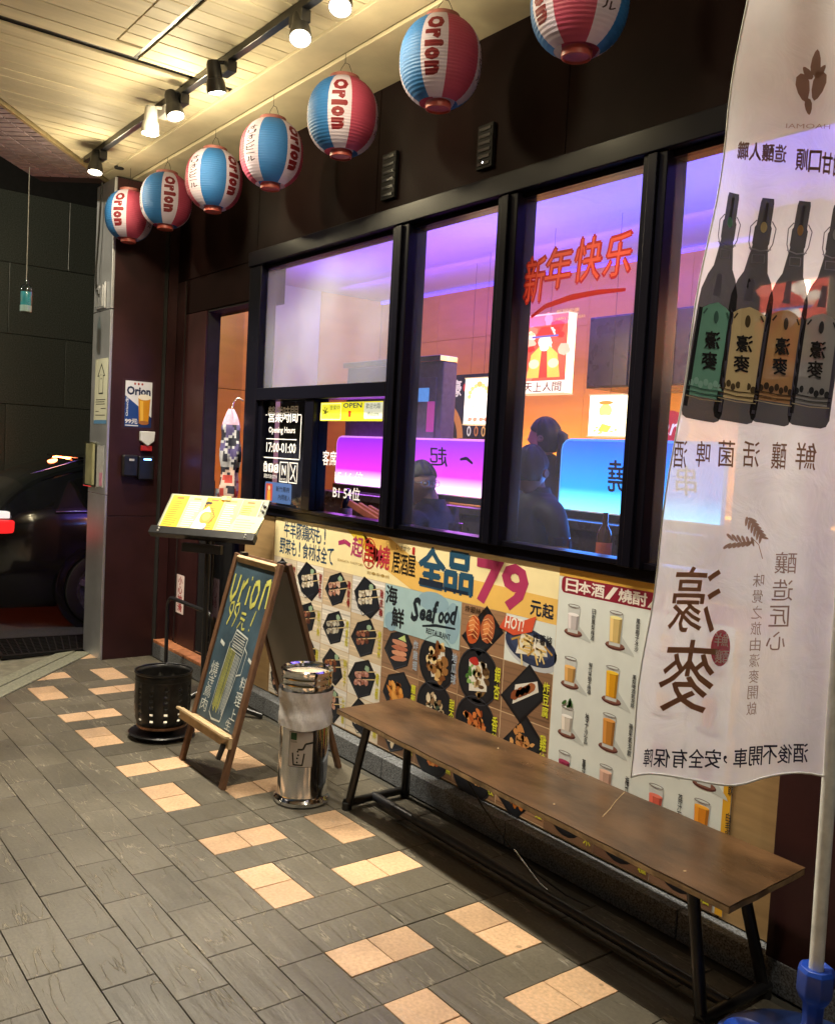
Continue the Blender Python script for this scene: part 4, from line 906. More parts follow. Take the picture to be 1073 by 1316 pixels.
# four bottles
for i, (x0, y0, x1, y1, lc, l2) in enumerate(((948, 245, 898, 540, '6a9c8a', '3c5c54'), (990, 253, 942, 542, 'c8b084', '4a3c28'), (1035, 258, 990, 545, 'a87c54', '3a2c22'), (1079, 264, 1040, 548, '8a8688', '2a2a30'))):
    D = Vector((x1 - x0, y1 - y0)); ln = D.length; d = D.normalized(); s = Vector((-d.y, d.x)) * -1
    def bp(t, w): v = Vector((x0, y0)) + d * (t * ln) + s * w; return q(v.x, v.y)
    prof = [(0, 7), (.02, 8), (.12, 8.5), (.13, 10), (.2, 10), (.21, 9), (.33, 14), (.37, 20), (.44, 26), (.5, 27), (.96, 28), (.99, 25), (1., 19)]
    dk = '0e0a12'
    for (t0, w0), (t1, w1) in zip(prof, prof[1:]): P.poly([bp(t0, -w0), bp(t0, w0), bp(t1, w1), bp(t1, -w1)], dk, 2)
    P.poly([bp(.36, -7), bp(.36, 0), bp(.46, 2), bp(.46, -9)], '5a5462', 3); P.poly([bp(.5, 20), bp(.52, 24), bp(.95, 26), bp(.95, 22)], '45404e', 6); P.poly([bp(.52, -25), bp(.52, -20), bp(.95, -20), bp(.95, -26)], '1a161e', 6); P.poly([bp(.02, -2), bp(.02, 2), bp(.12, 2), bp(.12, -2)], '4c4650', 3)
    for sg in (-1, 1): P.line([bp(.1, sg * 9), bp(.13, sg * 15), bp(.2, sg * 14), bp(.235, sg * 10)], .0025, '6a6670', 3)
    P.line([bp(.225, -13), bp(.235, 0), bp(.225, 13)], .003, '8a8690', 4); P.frame(*[min(bp(.26, -8)[0], bp(.29, 8)[0]), min(bp(.29, 0)[1], bp(.25, 0)[1]), max(bp(.26, -8)[0], bp(.29, 8)[0]), max(bp(.29, 0)[1], bp(.25, 0)[1]), .002, '7a7680', 4])
    pts = [bp(.53, -24), bp(.5, -12), bp(.485, 0), bp(.5, 12), bp(.53, 24), bp(.9, 25), bp(.9, -25)]; P.poly(pts, lc, 5)
    c = bp(.13, 0); P.ell(c[0], c[1], .007, .012, lc, 5)
    for k in (.86, .88): P.line([bp(k, -25), bp(k + .006, 0), bp(k, 25)], .0022, l2, 7)
    for k in (-14, 14): P.line([bp(.52, k), bp(.545, k * 1.3)], .004, l2, 7)
    c0, c1 = bp(.53, -3), bp(.57, 3); P.ell((c0[0] + c1[0]) / 2, (c0[1] + c1[1]) / 2, .006, .014, l2, 7)
    for k, ch in enumerate('濠麥'):
        a, z0 = bp(.69 + .09 * k, -9); b, z1 = bp(.61 + .09 * k, 9); P.text(ch, min(a, b), min(z0, z1), max(a, b), max(z0, z1), '1c1a1c', 7, .03)
    for k in range(-3, 4): P.ell(*bp(.835 + .012 * (k % 2), k * 6.5), .006, .008, l2 if i != 0 else '8cb4a8', 6)
    P.line([bp(.905, -25), bp(.91, 0), bp(.905, 25)], .002, 'a89878', 7)
for i, ch in enumerate('酒啤菌活釀鮮'): bt(ch, [862, 894, 922, 955, 991, 1027][i], [566, 567, 566, 567, 568, 569][i], [881, 912, 944, 976, 1012, 1054][i], [601, 600, 600, 600, 603, 604][i], BR, 2, .005)
for i in range(6):
    leaf(936 + i * 6, 690 + i * 1.2, 13, 4, 45 + i * 6, 'b08a78'); leaf(932 + i * 6, 701 - i * .6, 13, 4, -35, 'b08a78')
    leaf(958 + i * 3.6, 670 + i * 4.5, 13, 4, 100, 'b08a78'); leaf(966 + i * 3, 668 + i * 4.5, 13, 4, 20, 'b08a78')
P.line([q(966, 692), q(974, 700), q(979, 718)], .0018, 'b08a78', 2)
def brush(pts, w, col='8c5a44'):
    P.line([q(*p) for p in pts], w, col, 3, True)
bt('濠', 858, 728, 922, 812, 'a8765c', 3, .006, .1); bt('麥', 846, 822, 916, 914, 'a8765c', 3, .006, .15)
c0 = q(922, 831); P.ell(c0[0], c0[1], .021, .042, 'b02038', 3, 0, 22)
bt('鮮', 915, 812, 931, 829, 'e8dcd8', 5); bt('釀', 915, 833, 931, 850, 'e8dcd8', 5)
for i, ch in enumerate('釀造匠心'): bt(ch, 998 - i * 4 - 2, [710, 745, 779, 812][i], 1029 - i * 6, [738, 773, 806, 836][i], 'a08078', 2, .0)
for i, ch in enumerate('味覺之旅由濠麥開啟'): bt(ch, 966 - i * 1.2, 737 + i * 20.5, 981 - i * 1.2, 754 + i * 20.5, 'a08880', 2, .0)
for i, ch in enumerate('障保有全安，車開不後酒'):
    x0 = [828, 841, 862, 883, 903, 925, 938, 960, 980, 1000, 1021][i]; yo = 960 + 3 - i * .6
    if ch == '，': bt(ch, x0, yo + 8, x0 + 5, yo + 18, '2a2a40', 2, .02); continue
    bt(ch, x0, yo, x0 + (11 if i == 0 else 19), yo + 24, '2a2a40', 2, .012)
P.build('flag_print', bmap, printmat('flag_ink', .8, translucent=.12, see=.09, spec=.15), flag, step=.0006, cuts=(.03, .03))
pt = B0 + Vector((-.02, -.03, 2.45)); po = B0 + Vector((.0, .0, -.1))
mb = MB(); n = 14; rings = [(po, .0165), (pt, .0165)]
mb.tube([po, pt], .0165, 18).build('pole', mat('white_tube', (.72, .74, .72), .35, bump=.0002), flag, smooth=50)
MB().tube([pt + Vector((0, 0, -.0)), pt + BH * .36], .01, 10).build('cross_arm', M['white'], flag, smooth=50)
bl = mat('blue_plastic', (.012, .06, .42), .35, var=.12, coat=.2); bl2 = mat('blue_tank_plastic', (.02, .05, .2), .32, var=.3, scale=6)
fb = B0.copy(); fb.z = 0
MB().lathe([(.018, .34), (.036, .345), (.043, .335), (.043, .285), (.036, .27), (.026, .255), (.024, .22), (.028, .18), (.034, .15), (.05, .135), (0, .13)], fb, 8).build('clamp_nut', bl, flag, smooth=30, bevel=.002)
MB().lathe([(0, .142), (.08, .14), (.16, .128), (.225, .1), (.245, .06), (.245, .02), (.23, 0), (0, 0)], fb, 48).build('water_tank', bl2, flag, smooth=40)
for dx, dy in ((-.13, -.06), (-.03, -.15)):
    MB().lathe([(.02, .0), (.045, .002), (.055, .008), (.058, .0)], fb + Vector((dx, dy, .128)), 20).build('filler_cap', bl, flag, smooth=40)

# ------------------------------------------------------------------ long bench
bench = empty('bench', (-2.2, 2.24, 0), 'long worn brown plank bench on black tube legs in front of the food poster', 'bench')
cs = [(-3.185, 2.055), (-1.262, 2.0), (-1.285, 2.385), (-3.20, 2.425)]; nb = 24
rb = random.Random(3); up_ = []
for i in range(4):
    a, b = cs[i], cs[(i + 1) % 4]; n = nb if i % 2 == 0 else 6
    for k in range(n):
        t = k / n; j = rb.uniform(-.0025, .0025); up_.append((a[0] + (b[0] - a[0]) * t + (j if i % 2 else 0), a[1] + (b[1] - a[1]) * t + (0 if i % 2 else j)))
mb = MB(); mb.prism(up_, lambda a, b, d: (a, b, .424 - d), .003); o = mb.build('seat', M['wood'], bench)
mb = MB(); mb.prism([(a * 1.0, b) for a, b in up_], lambda a, b, d: (a, b, .4205 - d), .018); mb.build('seat_edge', M['woodedge'], bench, bevel=.003)
MB().tube([onz(802, 1019, .4245), onz(792, 1029, .4245), onz(784, 1040, .4245), onz(774, 1050, .4245)], .0013, 5).build('scratch', M['rawwood'], bench)
for q_ in ((712, 1034), (640, 962), (880, 1120)): MB().lathe([(0, 0), (.004, 0), (.003, .0012), (0, .0015)], onz(*q_, .4241), 9).build('paint_fleck', M['rawwood'], bench)
for xf, xt in ((-3.14, -3.04), (-1.385, -1.46)):
    MB().tube([(xf, 2.105, .012), (xt, 2.12, .4)], .0175, 14).build('leg', M['black'], bench, smooth=50)
    MB().tube([(xf, 2.40, .012), (xt, 2.33, .4)], .0175, 14).build('leg', M['black'], bench, smooth=50)
    MB().tube([(xf, 2.09, .03), (xf, 2.415, .03)], .0175, 14).build('foot_rail', M['black'], bench, smooth=50)
    MB().tube([(xt, 2.1, .392), (xt, 2.35, .392)], .012, 10).build('seat_bracket', M['black'], bench, smooth=50)
    for y_ in (2.10, 2.402): MB().lathe([(0, 0), (.021, 0), (.021, .03), (.018, .034)], (xf, y_, 0), 16).build('rubber_foot', M['rubber'], bench)
MB().tube([(-3.14, 2.235, .033), (-1.385, 2.225, .033)], .0185, 14).build('stretcher', mat('dusty_tube', (.02, .022, .03), .4), bench, smooth=50)
cb = empty('loose_cable', (-2.6, 2.3, 0), 'thin dark cable with a metal hook hanging loose under the bench', 'cable')
MB().tube([(-2.95, 2.35, .39), (-2.75, 2.34, .3), (-2.55, 2.33, .17), (-2.38, 2.33, .07), (-2.25, 2.33, .03), (-2.1, 2.33, .012), (-2.0, 2.34, .012)], .003, 8).build('cable', M['rubber'], cb, smooth=60)
MB().tube([(-2.36, 2.325, .075), (-2.28, 2.31, .05), (-2.2, 2.3, .02), (-2.16, 2.3, .012)], .0035, 8).build('hook', M['steel'], cb, smooth=60)
MB().tube([(-3.06, 2.36, .39), (-3.07, 2.37, .2), (-3.08, 2.38, .01)], .0018, 6).build('strap', M['rubber'], cb)

# ------------------------------------------------------------------ A-frame chalkboard
af = empty('chalkboard_sign', (-3.81, 2.03, 0), 'wooden A-frame chalkboard with yellow and white chalk beer drawing', 'chalkboard sign')
def panel_frame(foot_y, dirn, nm, xs):
    """two slanting stiles with rails; returns the point function (s across, t up)"""
    (x0, x1), (u0, u1) = xs; ya = 2.0 + .018 * dirn
    def pt(s, t, o=0):
        xb = x0 + (x1 - x0) * s; xt = u0 + (u1 - u0) * s
        y = foot_y + (ya - foot_y) * t; nrm = Vector((0, .98 * (1 if foot_y < 2 else -1) * -1, .0)); nrm = Vector((0, dirn, .28)).normalized()
        return Vector((xb + (xt - xb) * t, y, .985 * t)) + nrm * o
    for s0 in (.045, .955):
        a, b = pt(s0, .0), pt(s0, 1.0); MB().bar(a, b, .034, .022, (0, dirn, .28)).build('stile', M['frameP'], af, bevel=.003)
    MB().bar(pt(.09, .975), pt(.91, .975), .022, .036, (0, dirn, 3.)).build('top_rail', M['frameP'] if dirn > 0 else M['rawwood'], af, bevel=.003)
    return pt
xs = ((-4.055, -3.575), (-4.035, -3.565))
pf = panel_frame(1.745, -1, 'front', xs); pb = panel_frame(2.345, 1, 'rear', xs)
MB().bar(pf(.08, .215, .0), pf(.92, .215, .0), .02, .034, (0, -1, .28)).build('lower_rail', M['rawwood'], af, bevel=.002)
mb = MB(); mb.add([pf(s, t, o) for o in (-.004, .003) for s, t in ((.085, .23), (.915, .23), (.915, .96), (.085, .96))], [(0, 1, 2, 3), (7, 6, 5, 4), (0, 4, 5, 1), (1, 5, 6, 2), (2, 6, 7, 3), (3, 7, 4, 0)])
brd = mb.build('chalkboard', mat('chalkboard', (.045, .085, .12), .55, var=.5, scale=5, bump=.0005), af)
mb = MB(); mb.add([pb(s, t, o) for o in (-.003, .003) for s, t in ((.085, .22), (.915, .22), (.915, .96), (.085, .96))], [(0, 1, 2, 3), (7, 6, 5, 4), (0, 4, 5, 1), (1, 5, 6, 2), (2, 6, 7, 3), (3, 7, 4, 0)])
mb.build('rear_board', mat('grey_board_back', (.42, .42, .4), .5, var=.15, scale=4), af)
MB().bar(pf(-.13, .20, .028), pf(1.0, .20, .028), .05, .018, (0, -1, .1)).build('chalk_tray', M['rawwood'], af, bevel=.002)
MB().bar(pf(-.13, .222, .05), pf(1.0, .222, .05), .012, .022, (0, -1, .28)).build('tray_lip', M['rawwood'], af, bevel=.002)
for s0 in (.1, .9): MB().box(*[v for p in [(pf(s0, 1).x - .018, pf(s0, 1).x + .018, 1.985, 2.015, .975, .992)] for v in p]).build('hinge', M['black'], af, bevel=.002)
MB().bar(pf(.93, .19, .04), pf(.93, .12, .05), .02, .02).build('clip', M['black'], af, bevel=.003)
P = Print(11); ck = 'd9d86a'; wk = 'dfe6e2'
def chalk(pts, col=ck, w=.012, L=2):
    for k in range(3): P.line([(a + P.rn.uniform(-.003, .003) + k * .003, b + P.rn.uniform(-.003, .003)) for a, b in pts], w * (.45 if k else .8), col, L + k)
def big(pts, w): chalk([(.52 + (a - .52) * 1.1, .845 + (b - .845) * 1.45) for a, b in pts], w=w)
def cub(ch, x0, z0, x1, z1, col=ck, off=.02): P.text(ch, x0, z0, x1, z1, col, 2, off); P.text(ch, x0 + .004, z0 + .004, x1 + .004, z1 + .004, [v ** .4545 * .6 for v in lin(col)], 1, off)
# letters in the board's plane: a = 0..1 across, b = 0..1 up
big([(.17, .885), (.17, .82), (.21, .80), (.27, .83), (.28, .885)], .036); big([(.35, .80), (.36, .87), (.37, .85), (.43, .875)], .034)
big([(.49, .80), (.50, .86)], .034); big([(.50, .885), (.505, .89)], .024)
big([(.60, .80), (.56, .83), (.58, .87), (.64, .88), (.68, .85), (.66, .81), (.60, .80)], .034); big([(.75, .80), (.77, .88), (.84, .89), (.86, .81)], .036)
for dx in (0, .12): chalk([(.25 + dx, .72), (.20 + dx, .735), (.20 + dx, .765), (.26 + dx, .775), (.28 + dx, .74), (.22 + dx, .665)], w=.016)
for b_ in (.74, .715): chalk([(.47, b_), (.56, b_ - .002)], w=.014)
chalk([(.49, .70), (.45, .67)], w=.012); chalk([(.53, .70), (.55, .672), (.60, .675)], w=.012); chalk([(.74, .77), (.70, .70)], w=.016); chalk([(.69, .68), (.69, .675)], w=.016)
chalk([(.42, .60), (.46, .66), (.72, .64), (.70, .55), (.66, .42)], wk, .008); chalk([(.40, .60), (.36, .42), (.34, .27), (.42, .245), (.60, .25), (.66, .42)], wk, .008)
for k in range(12): chalk([(.40 + k * .024, .58 - k * .003), (.375 + k * .02, .30 - (k % 3) * .01)], [ck, wk][k > 6], .007)
for k in range(7): chalk([(.45, .645 - k * .012), (.68, .632 - k * .012)], wk, .004)
chalk([(.70, .60), (.77, .58), (.76, .48), (.68, .47)], wk, .008)
chalk([(.20, .59), (.29, .575)], wk, .022); chalk([(.83, .56), (.90, .55)], wk, .02)
P.text('燒', .14, .42, .30, .49, wk, 2, .0); P.text('き', .16, .37, .28, .42, wk, 2); P.text('鳥', .13, .32, .28, .37, wk, 2); P.text('肉', .13, .255, .27, .315, wk, 2)
P.text('料', .80, .42, .91, .48, wk, 2); P.text('理', .78, .35, .90, .41, wk, 2); P.text('上', .76, .285, .87, .335, wk, 2); P.text('生', .72, .235, .83, .28, wk, 2)
P.build('chalk_drawing', lambda a, b, d: tuple(pf(a, b, .0035 + d)), printmat('chalk', .9, dirt=.35), af, step=.0003)

# ------------------------------------------------------------------ stainless ash bin
ab = empty('ash_bin', (-3.33, 1.99, 0), 'slim stainless steel ash bin with a plastic bag band, between chalkboard and bench', 'ash bin')
c = Vector((-3.33, 1.99, 0))
MB().lathe([(0, .004), (.112, .0), (.118, .006), (.119, .02), (.112, .028), (.108, .032), (.1055, .04), (.105, .50)], c, 56).build('body', M['chrome'], ab, smooth=40)
MB().lathe([(.1055, .495), (.1075, .51), (.1082, .512), (.1075, .514), (.1075, .536), (.1082, .538), (.1075, .54), (.1075, .555), (.110, .562), (.112, .572), (.105, .578), (.092, .572), (.088, .562), (.088, .545), (0, .548)], c, 56).build('rim', M['chrome'], ab, smooth=40)
MB().lathe([(.0, .552), (.087, .549)], c, 40).build('sand', mat('pale_sand', (.5, .42, .3), .9, var=.4, scale=120, bump=.002), ab)
bagm = mat('cloudy_plastic_bag', (.62, .6, .6), .28, var=.12, scale=14, bump=.006, bscale=16)
rbg = random.Random(9); mb = MB()
def bagf(u, v):
    t = u * 2 * math.pi; z = .335 + .155 * v + (.004 * math.sin(t * 3) if v == 0 else 0)
    r = .1118 + .002 * math.sin(t * 7 + v * 5) + .0018 * math.sin(t * 19 + v * 14) + (.003 if v in (0, 1) else .0) + .003 * math.sin(v * 9)
    return (c.x + r * math.cos(t), c.y + r * math.sin(t), z)
mb.grid(72, 10, bagf); mb.build('bag_band', bagm, ab, smooth=80)
P = Print(12)
tc_ = math.atan2(-c.y, -c.x) - .12
cyl = lambda a, z, d: (c.x + (.1056 + d) * math.cos(tc_ + a / .105), c.y + (.1056 + d) * math.sin(tc_ + a / .105), z)
P.rect(-.052, .175, .052, .325, 'a9a29c', 0); P.frame(-.052, .175, .052, .325, .0018, '20201e', 1)
P.rect(-.045, .29, -.018, .32, '1e4428', 2); P.text('可回收', -.045, .278, -.016, .286, '2a3a2c', 2)
for a in (([(-.034, .235), (-.028, .185)]), ([(.016, .235), (.009, .185)]), ([(-.031, .185), (.012, .185)])): P.line(a, .006, '14140f', 2)
P.line([(-.012, .25), (.01, .252), (.02, .275), (.05, .28)], .008, '14140f', 2)
for k, (a, b) in enumerate(((-.012, .242), (-.009, .227), (-.013, .213), (-.013, .196))): P.ell(a, b, .004, .004, '14140f', 2)
P.build('recycling_label', cyl, M['paper'], ab, cuts=(.008, 0), step=.0003)

# ------------------------------------------------------------------ pierced steel fire bucket on a castor tray
fbk = empty('fire_bucket', (-4.43, 1.80, 0), 'black steel bucket pierced with small holes on a low castor tray', 'bucket')
c = Vector((-4.43, 1.80, 0)); NN = 96; hz = [.10, .112, .135, .147, .172, .184, .205, .215, .235, .244, .262, .27]
zs = [.062] + hz + [.30, .315, .335]; holes = set()
for r_i in range(6):
    for k in range(0, 12): holes.add((1 + r_i * 2, k * 8 + 3)); holes.add((1 + r_i * 2, k * 8 + 4))
mb = MB(); vs = []
for z in zs:
    r = .122 + .018 * min(1, (z - .062) / .1) ** .5 if z < .16 else .14
    for k in range(NN): t = 2 * math.pi * k / NN; vs.append((c.x + r * math.cos(t), c.y + r * math.sin(t), z))
fs = []
for i in range(len(zs) - 1):
    for k in range(NN):
        if (i, k) in holes: continue
        fs.append((i * NN + k, i * NN + (k + 1) % NN, (i + 1) * NN + (k + 1) % NN, (i + 1) * NN + k))
mb.add(vs, fs); o = mb.build('drum', mat('burnt_black_steel', (.028, .027, .028), .36, metal=.5, var=.5, scale=12, bump=.0006), fbk, smooth=40)
m_ = o.modifiers.new('sheet', 'SOLIDIFY'); m_.thickness = .002
MB().lathe([(.139, .328), (.144, .331), (.146, .337), (.144, .343), (.139, .341)], c, 64).build('rolled_rim', M['black'], fbk, smooth=60)
MB().lathe([(.141, .296), (.1425, .3), (.141, .304)], c, 64).build('bead', M['black'], fbk, smooth=60)
MB().lathe([(0, .088), (.124, .085)], c, 40).build('reflector_disc', mat('pale_reflector', (.6, .55, .45), .9, var=.3, scale=90, bump=.003), fbk)  # pale disc added inside the drum so that its holes look bright
MB().lathe([(0, .066), (.121, .066), (.1245, .056), (.126, .062), (.1245, .07)], c, 48).build('scorched_base', mat('scorched_steel', (.25, .14, .09), .35, metal=.8, var=.4), fbk, smooth=40)
MB().lathe([(0, .022), (.13, .024), (.16, .03), (.166, .026), (.16, .018), (.12, .014), (0, .014)], c, 48).build('castor_tray', M['black'], fbk, smooth=40)
MB().lathe([(.05, .024), (.09, .055), (.1, .056)], c, 32).build('stand_ring', M['black'], fbk, smooth=40)
for k in range(4):
    t = R(45 + 90 * k); p = c + Vector((.125 * math.cos(t), .125 * math.sin(t), .012)); MB().lathe([(0, -.008), (.012, -.008), (.012, .008), (0, .008)], p, 14, ax=(-math.sin(t), math.cos(t), 0)).build('castor', M['rubber'], fbk)

# ------------------------------------------------------------------ menu stand behind the chalkboard
msx, msy = -4.73, 2.13
ms = empty('menu_stand', (msx, msy, 0), 'black lectern stand holding open yellow menus beside the door', 'menu stand')
wd = Vector((.80, .60, 0)).normalized(); bd = Vector((-.60, .80, 0)).normalized()
MC = Vector((msx, msy, 1.02)); tilt = (bd * .64 + Vector((0, 0, .77))).normalized(); nrm_ = tilt.cross(wd); 
if nrm_.z < 0: nrm_ = -nrm_
MB().tube([(msx + .0, msy + .02, .02), (msx, msy + .02, 1.0)], .014, 12).build('post', M['black'], ms, smooth=50)
MB().tube([(msx + .03, msy + .04, .3), (msx + .03, msy + .04, .98)], .005, 8).build('cable_tube', M['black'], ms)
for k, (dx, dy) in enumerate(((.28, .235), (-.3, .1), (.02, -.3))):
    MB().tube([(msx, msy + .02, .12), (msx + dx * .5, msy + .02 + dy * .5, .06), (msx + dx, msy + .02 + dy, .018)], .016, 10).build('leg', M['black'], ms, smooth=50)
def mp_(a, b, o=0): return MC + wd * a + tilt * b + nrm_ * o
mb = MB(); mb.add([mp_(a, b, o) for o in (-.012, -.004) for a, b in ((-.31, -.02), (.31, -.02), (.31, .245), (-.31, .245))], [(0, 1, 2, 3), (7, 6, 5, 4), (0, 4, 5, 1), (1, 5, 6, 2), (2, 6, 7, 3), (3, 7, 4, 0)])
mb.build('desk', mat('grey_green_desk', (.2, .21, .17), .5), ms, bevel=.002)
MB().bar(mp_(-.32, -.035, .012), mp_(.32, -.035, .012), .05, .045, tuple(nrm_)).build('ledge', M['black'], ms, bevel=.003)
MB().bar(mp_(-.12, -.09, -.04), mp_(.12, -.09, -.04), .03, .05).build('lamp_box', M['black'], ms, bevel=.003)
for s0 in (-.26, .27):
    for b_ in (-.028, -.045): MB().lathe([(0, .0), (.005, .0), (.005, .003), (0, .004)], mp_(s0, b_, .038), 10, ax=tuple(-bd)).build('screw', M['white'], ms)
for k in range(2): MB().lathe([(0, 0), (.008, 0), (.008, .01), (0, .012)], mp_(.295, .16 + .035 * k, -.002), 12, ax=tuple(nrm_)).build('knob', M['black'], ms)
menu = empty('menu_sheets', mp_(0, 0, .004), 'open laminated menu sheets in yellow and orange on the black lectern', 'menu')
P = Print(13); P.rect(-.295, 0, .275, .235, 'f4e6a0', 0)
cols = ['f0b428', 'e8cf90', 'f2a81e', 'd8c07c', 'f0b46a']
xs_ = [-.29, -.18, -.07, .045, .155, .27]
for k in range(5):
    P.rect(xs_[k], .004, xs_[k + 1] - .004, .231, cols[k], 1)
    if k != 2 or True:
        for j in range(12): P.rect(xs_[k] + .012, .022 + j * .0148, xs_[k] + .012 + P.rn.uniform(.05, .08), .0275 + j * .0148, 'c07a18' if k % 2 == 0 else 'f8efc8', 2)
    P.rect(xs_[k] + .03, .206, xs_[k] + .075, .219, 'c8642a' if k % 2 == 0 else 'b08a50', 3)
P.poly([(-.10, .004), (-.03, .004), (.0, .11), (-.04, .17), (-.08, .12)], 'efe6cc', 3); P.ell(-.03, .09, .038, .042, 'e0923a', 4, jit=.06); P.ell(-.03, .095, .024, .026, 'f2b45c', 5)
P.poly([(-.05, .006), (-.01, .006), (-.012, .045), (-.045, .05)], 'e8e6e0', 5); P.poly([(-.03, .006), (-.008, .006), (-.01, .03)], '77747a', 6); P.line([(-.02, .16), (.02, .10), (.0, .05)], .004, '6a3a18', 5)
P.ell(-.055, .19, .014, .012, '201814', 4); P.ell(-.038, .19, .009, .01, '201814', 4); P.rect(-.066, .16, -.058, .178, '201814', 4)
P.build('menu_sheet', lambda a, b, d: tuple(mp_(a, b, .001 + d)), M['paper'], menu)
P = Print(14); P.poly([(.12, -.012), (.30, -.008), (.32, .115), (.165, .125)], 'f6eaa2', 8)
for j in range(5): P.rect(.16, .02 + j * .017, .16 + P.rn.uniform(.07, .12), .024 + j * .017, 'd8b868', 9)
P.build('loose_sheet', lambda a, b, d: tuple(mp_(a, b, .0035 + d)), M['paper'], menu)
MB().bar(mp_(.02, .228, .006), mp_(.075, .228, .006), .03, .006, tuple(nrm_)).build('clip', mat('brass_clip', (.6, .5, .2), .3, metal=1), menu, bevel=.001)

# ------------------------------------------------------------------ pillar with steel and maroon faces
pil = empty('pillar', (-6.33, 2.2, 0), 'square pillar with a stainless steel front and a maroon side', 'pillar')
MB().box(-6.495, -6.165, 2.06, 2.495, 0, CZ - .02).build('core', M['dark'], pil)
for z0, z1 in ((0.0, 1.12), (1.124, 2.36), (2.366, CZ - .03)): MB().box(-6.512, -6.155, 2.042, 2.06, z0, z1).build('steel_panel', M['psteel'], pil, bevel=.002)
MB().box(-6.512, -6.495, 2.06, 2.5, 0, CZ - .03).build('steel_return', M['psteel'], pil)
for z0, z1 in ((.0, .98), (.984, CZ - .03)): MB().box(-6.165, -6.15, 2.06, 2.40, z0, z1).build('maroon_panel', M['maroon'], pil, bevel=.0015)
MB().box(-6.163, -6.156, 2.402, 2.43, .1, CZ - .03).build('shadow_gap', M['dark'], pil); MB().box(-6.165, -6.15, 2.432, 2.498, .12, CZ - .03).build('maroon_panel', M['maroon'], pil)
pfm = lambda a, b, d: (a, 2.0405 - d, b)
def sheet(name, P, fn, mt, label, cat, loc, bk=None):
    t = empty(name, loc, label, cat); P.build('printed_sheet', fn, mt, t, step=.0003, origin=loc); return t
P = Print(20); P.rect(-6.445, 1.565, -6.165, 2.045, 'c9c9b8', 0) if False else P.rect(-6.43, 1.60, -6.165, 2.04, 'c2c3ae', 0)
P.rect(-6.43, 1.60, -6.165, 1.625, '4f7da6', 1)
P.poly([(-6.3, 2.01), (-6.38, 1.92), (-6.345, 1.92), (-6.345, 1.80), (-6.255, 1.80), (-6.255, 1.92), (-6.22, 1.92)], '23241e', 1); P.poly([(-6.3, 1.992), (-6.357, 1.928), (-6.336, 1.928), (-6.336, 1.81), (-6.264, 1.81), (-6.264, 1.928), (-6.243, 1.928)], 'c2c3ae', 2)
P.ell(-6.315, 1.93, .004, .004, '23241e', 3); P.ell(-6.285, 1.93, .004, .004, '23241e', 3); P.line([(-6.315, 1.9), (-6.3, 1.91), (-6.285, 1.9)], .005, '23241e', 3)
for k, (z, a, b) in enumerate(((1.76, -6.4, -6.2), (1.745, -6.4, -6.22), (1.73, -6.39, -6.21), (1.7, -6.29, -6.19), (1.68, -6.4, -6.33), (1.655, -6.4, -6.2))): P.rect(a, z, b, z + .006, '4a4a42', 1)
sheet('arrow_notice', P, pfm, M['paper'], 'pale notice with an upward arrow outline on the steel pillar', 'notice', (-6.3, 2.04, 1.82))
hb = empty('leaflet_pocket', (-6.4, 2.03, 1.3), 'clear plastic leaflet pocket hanging on the steel pillar below the notice', 'leaflet pocket')
MB().box(-6.52, -6.33, 2.006, 2.04, 1.165, 1.475).build('pocket', glassmat('pocket_plastic', (.85, .85, .72), 2.2, rough=.12), hb, bevel=.006)
MB().box(-6.50, -6.35, 2.015, 2.03, 1.18, 1.46).build('leaflet', mat('leaflet_paper', (.5, .48, .36), .5, var=.3, scale=10, bump=.004, bscale=8), hb)
MB().box(-6.32, -6.19, 2.034, 2.0405, 1.17, 1.45).build('card', mat('faded_card', (.36, .36, .36), .5), hb); MB().box(-6.25, -6.195, 2.031, 2.0335, 1.18, 1.27).build('card_stamp', mat('pink_print', (.5, .2, .3), .5), hb)
cbl = empty('pillar_cable', (-6.4, 2.03, 2.9), 'dark cable running down the steel pillar into a small box', 'cable')
MB().tube([(-6.35, 2.02, CZ - .03), (-6.37, 2.02, 3.05), (-6.39, 2.02, 2.85), (-6.42, 2.02, 2.65), (-6.41, 2.02, 2.52), (-6.34, 2.025, 2.46)], .007, 8).build('cable', M['rubber'], cbl, smooth=60)
for k in range(5): MB().box(-6.43 + k * .034, -6.418 + k * .034, 2.02, 2.041, 2.39, 2.53 - .01 * (k % 2)).build('socket_rib', M['psteel'], cbl)
MB().box(-6.44, -6.25, 2.028, 2.0405, 2.375, 2.55).build('socket_box', M['psteel'], cbl, bevel=.003)
mfx = lambda a, b, d: (-6.1485 + d, a, b)
P = Print(21); P.rect(2.135, 1.575, 2.36, 1.915, '3a2226', 0); P.rect(2.155, 1.59, 2.34, 1.9, 'e4e4ea', 1); P.poly([(2.155, 1.59), (2.34, 1.59), (2.34, 1.66), (2.155, 1.8)], '1c3266', 2); P.poly([(2.155, 1.8), (2.25, 1.73), (2.25, 1.59), (2.155, 1.59)], '24488e', 3)
for k in range(3): P.ell(2.22 + k * .025, 1.882, .007, .008, 'a03028', 2)
P.text('Orion', 2.165, 1.805, 2.33, 1.865, '16264a', 3, .04); P.text('Orion生', 2.16, 1.66, 2.178, 1.79, 'e8ecf4', 4, .02, rot=3)
P.poly([(2.255, 1.625), (2.32, 1.625), (2.33, 1.80), (2.245, 1.80)], 'd8921c', 5); P.poly([(2.265, 1.635), (2.285, 1.635), (2.28, 1.77), (2.258, 1.77)], 'f2be48', 6); P.ell(2.288, 1.795, .045, .02, 'f4ead8', 6); P.ell(2.288, 1.622, .036, .014, 'a86a34', 6)
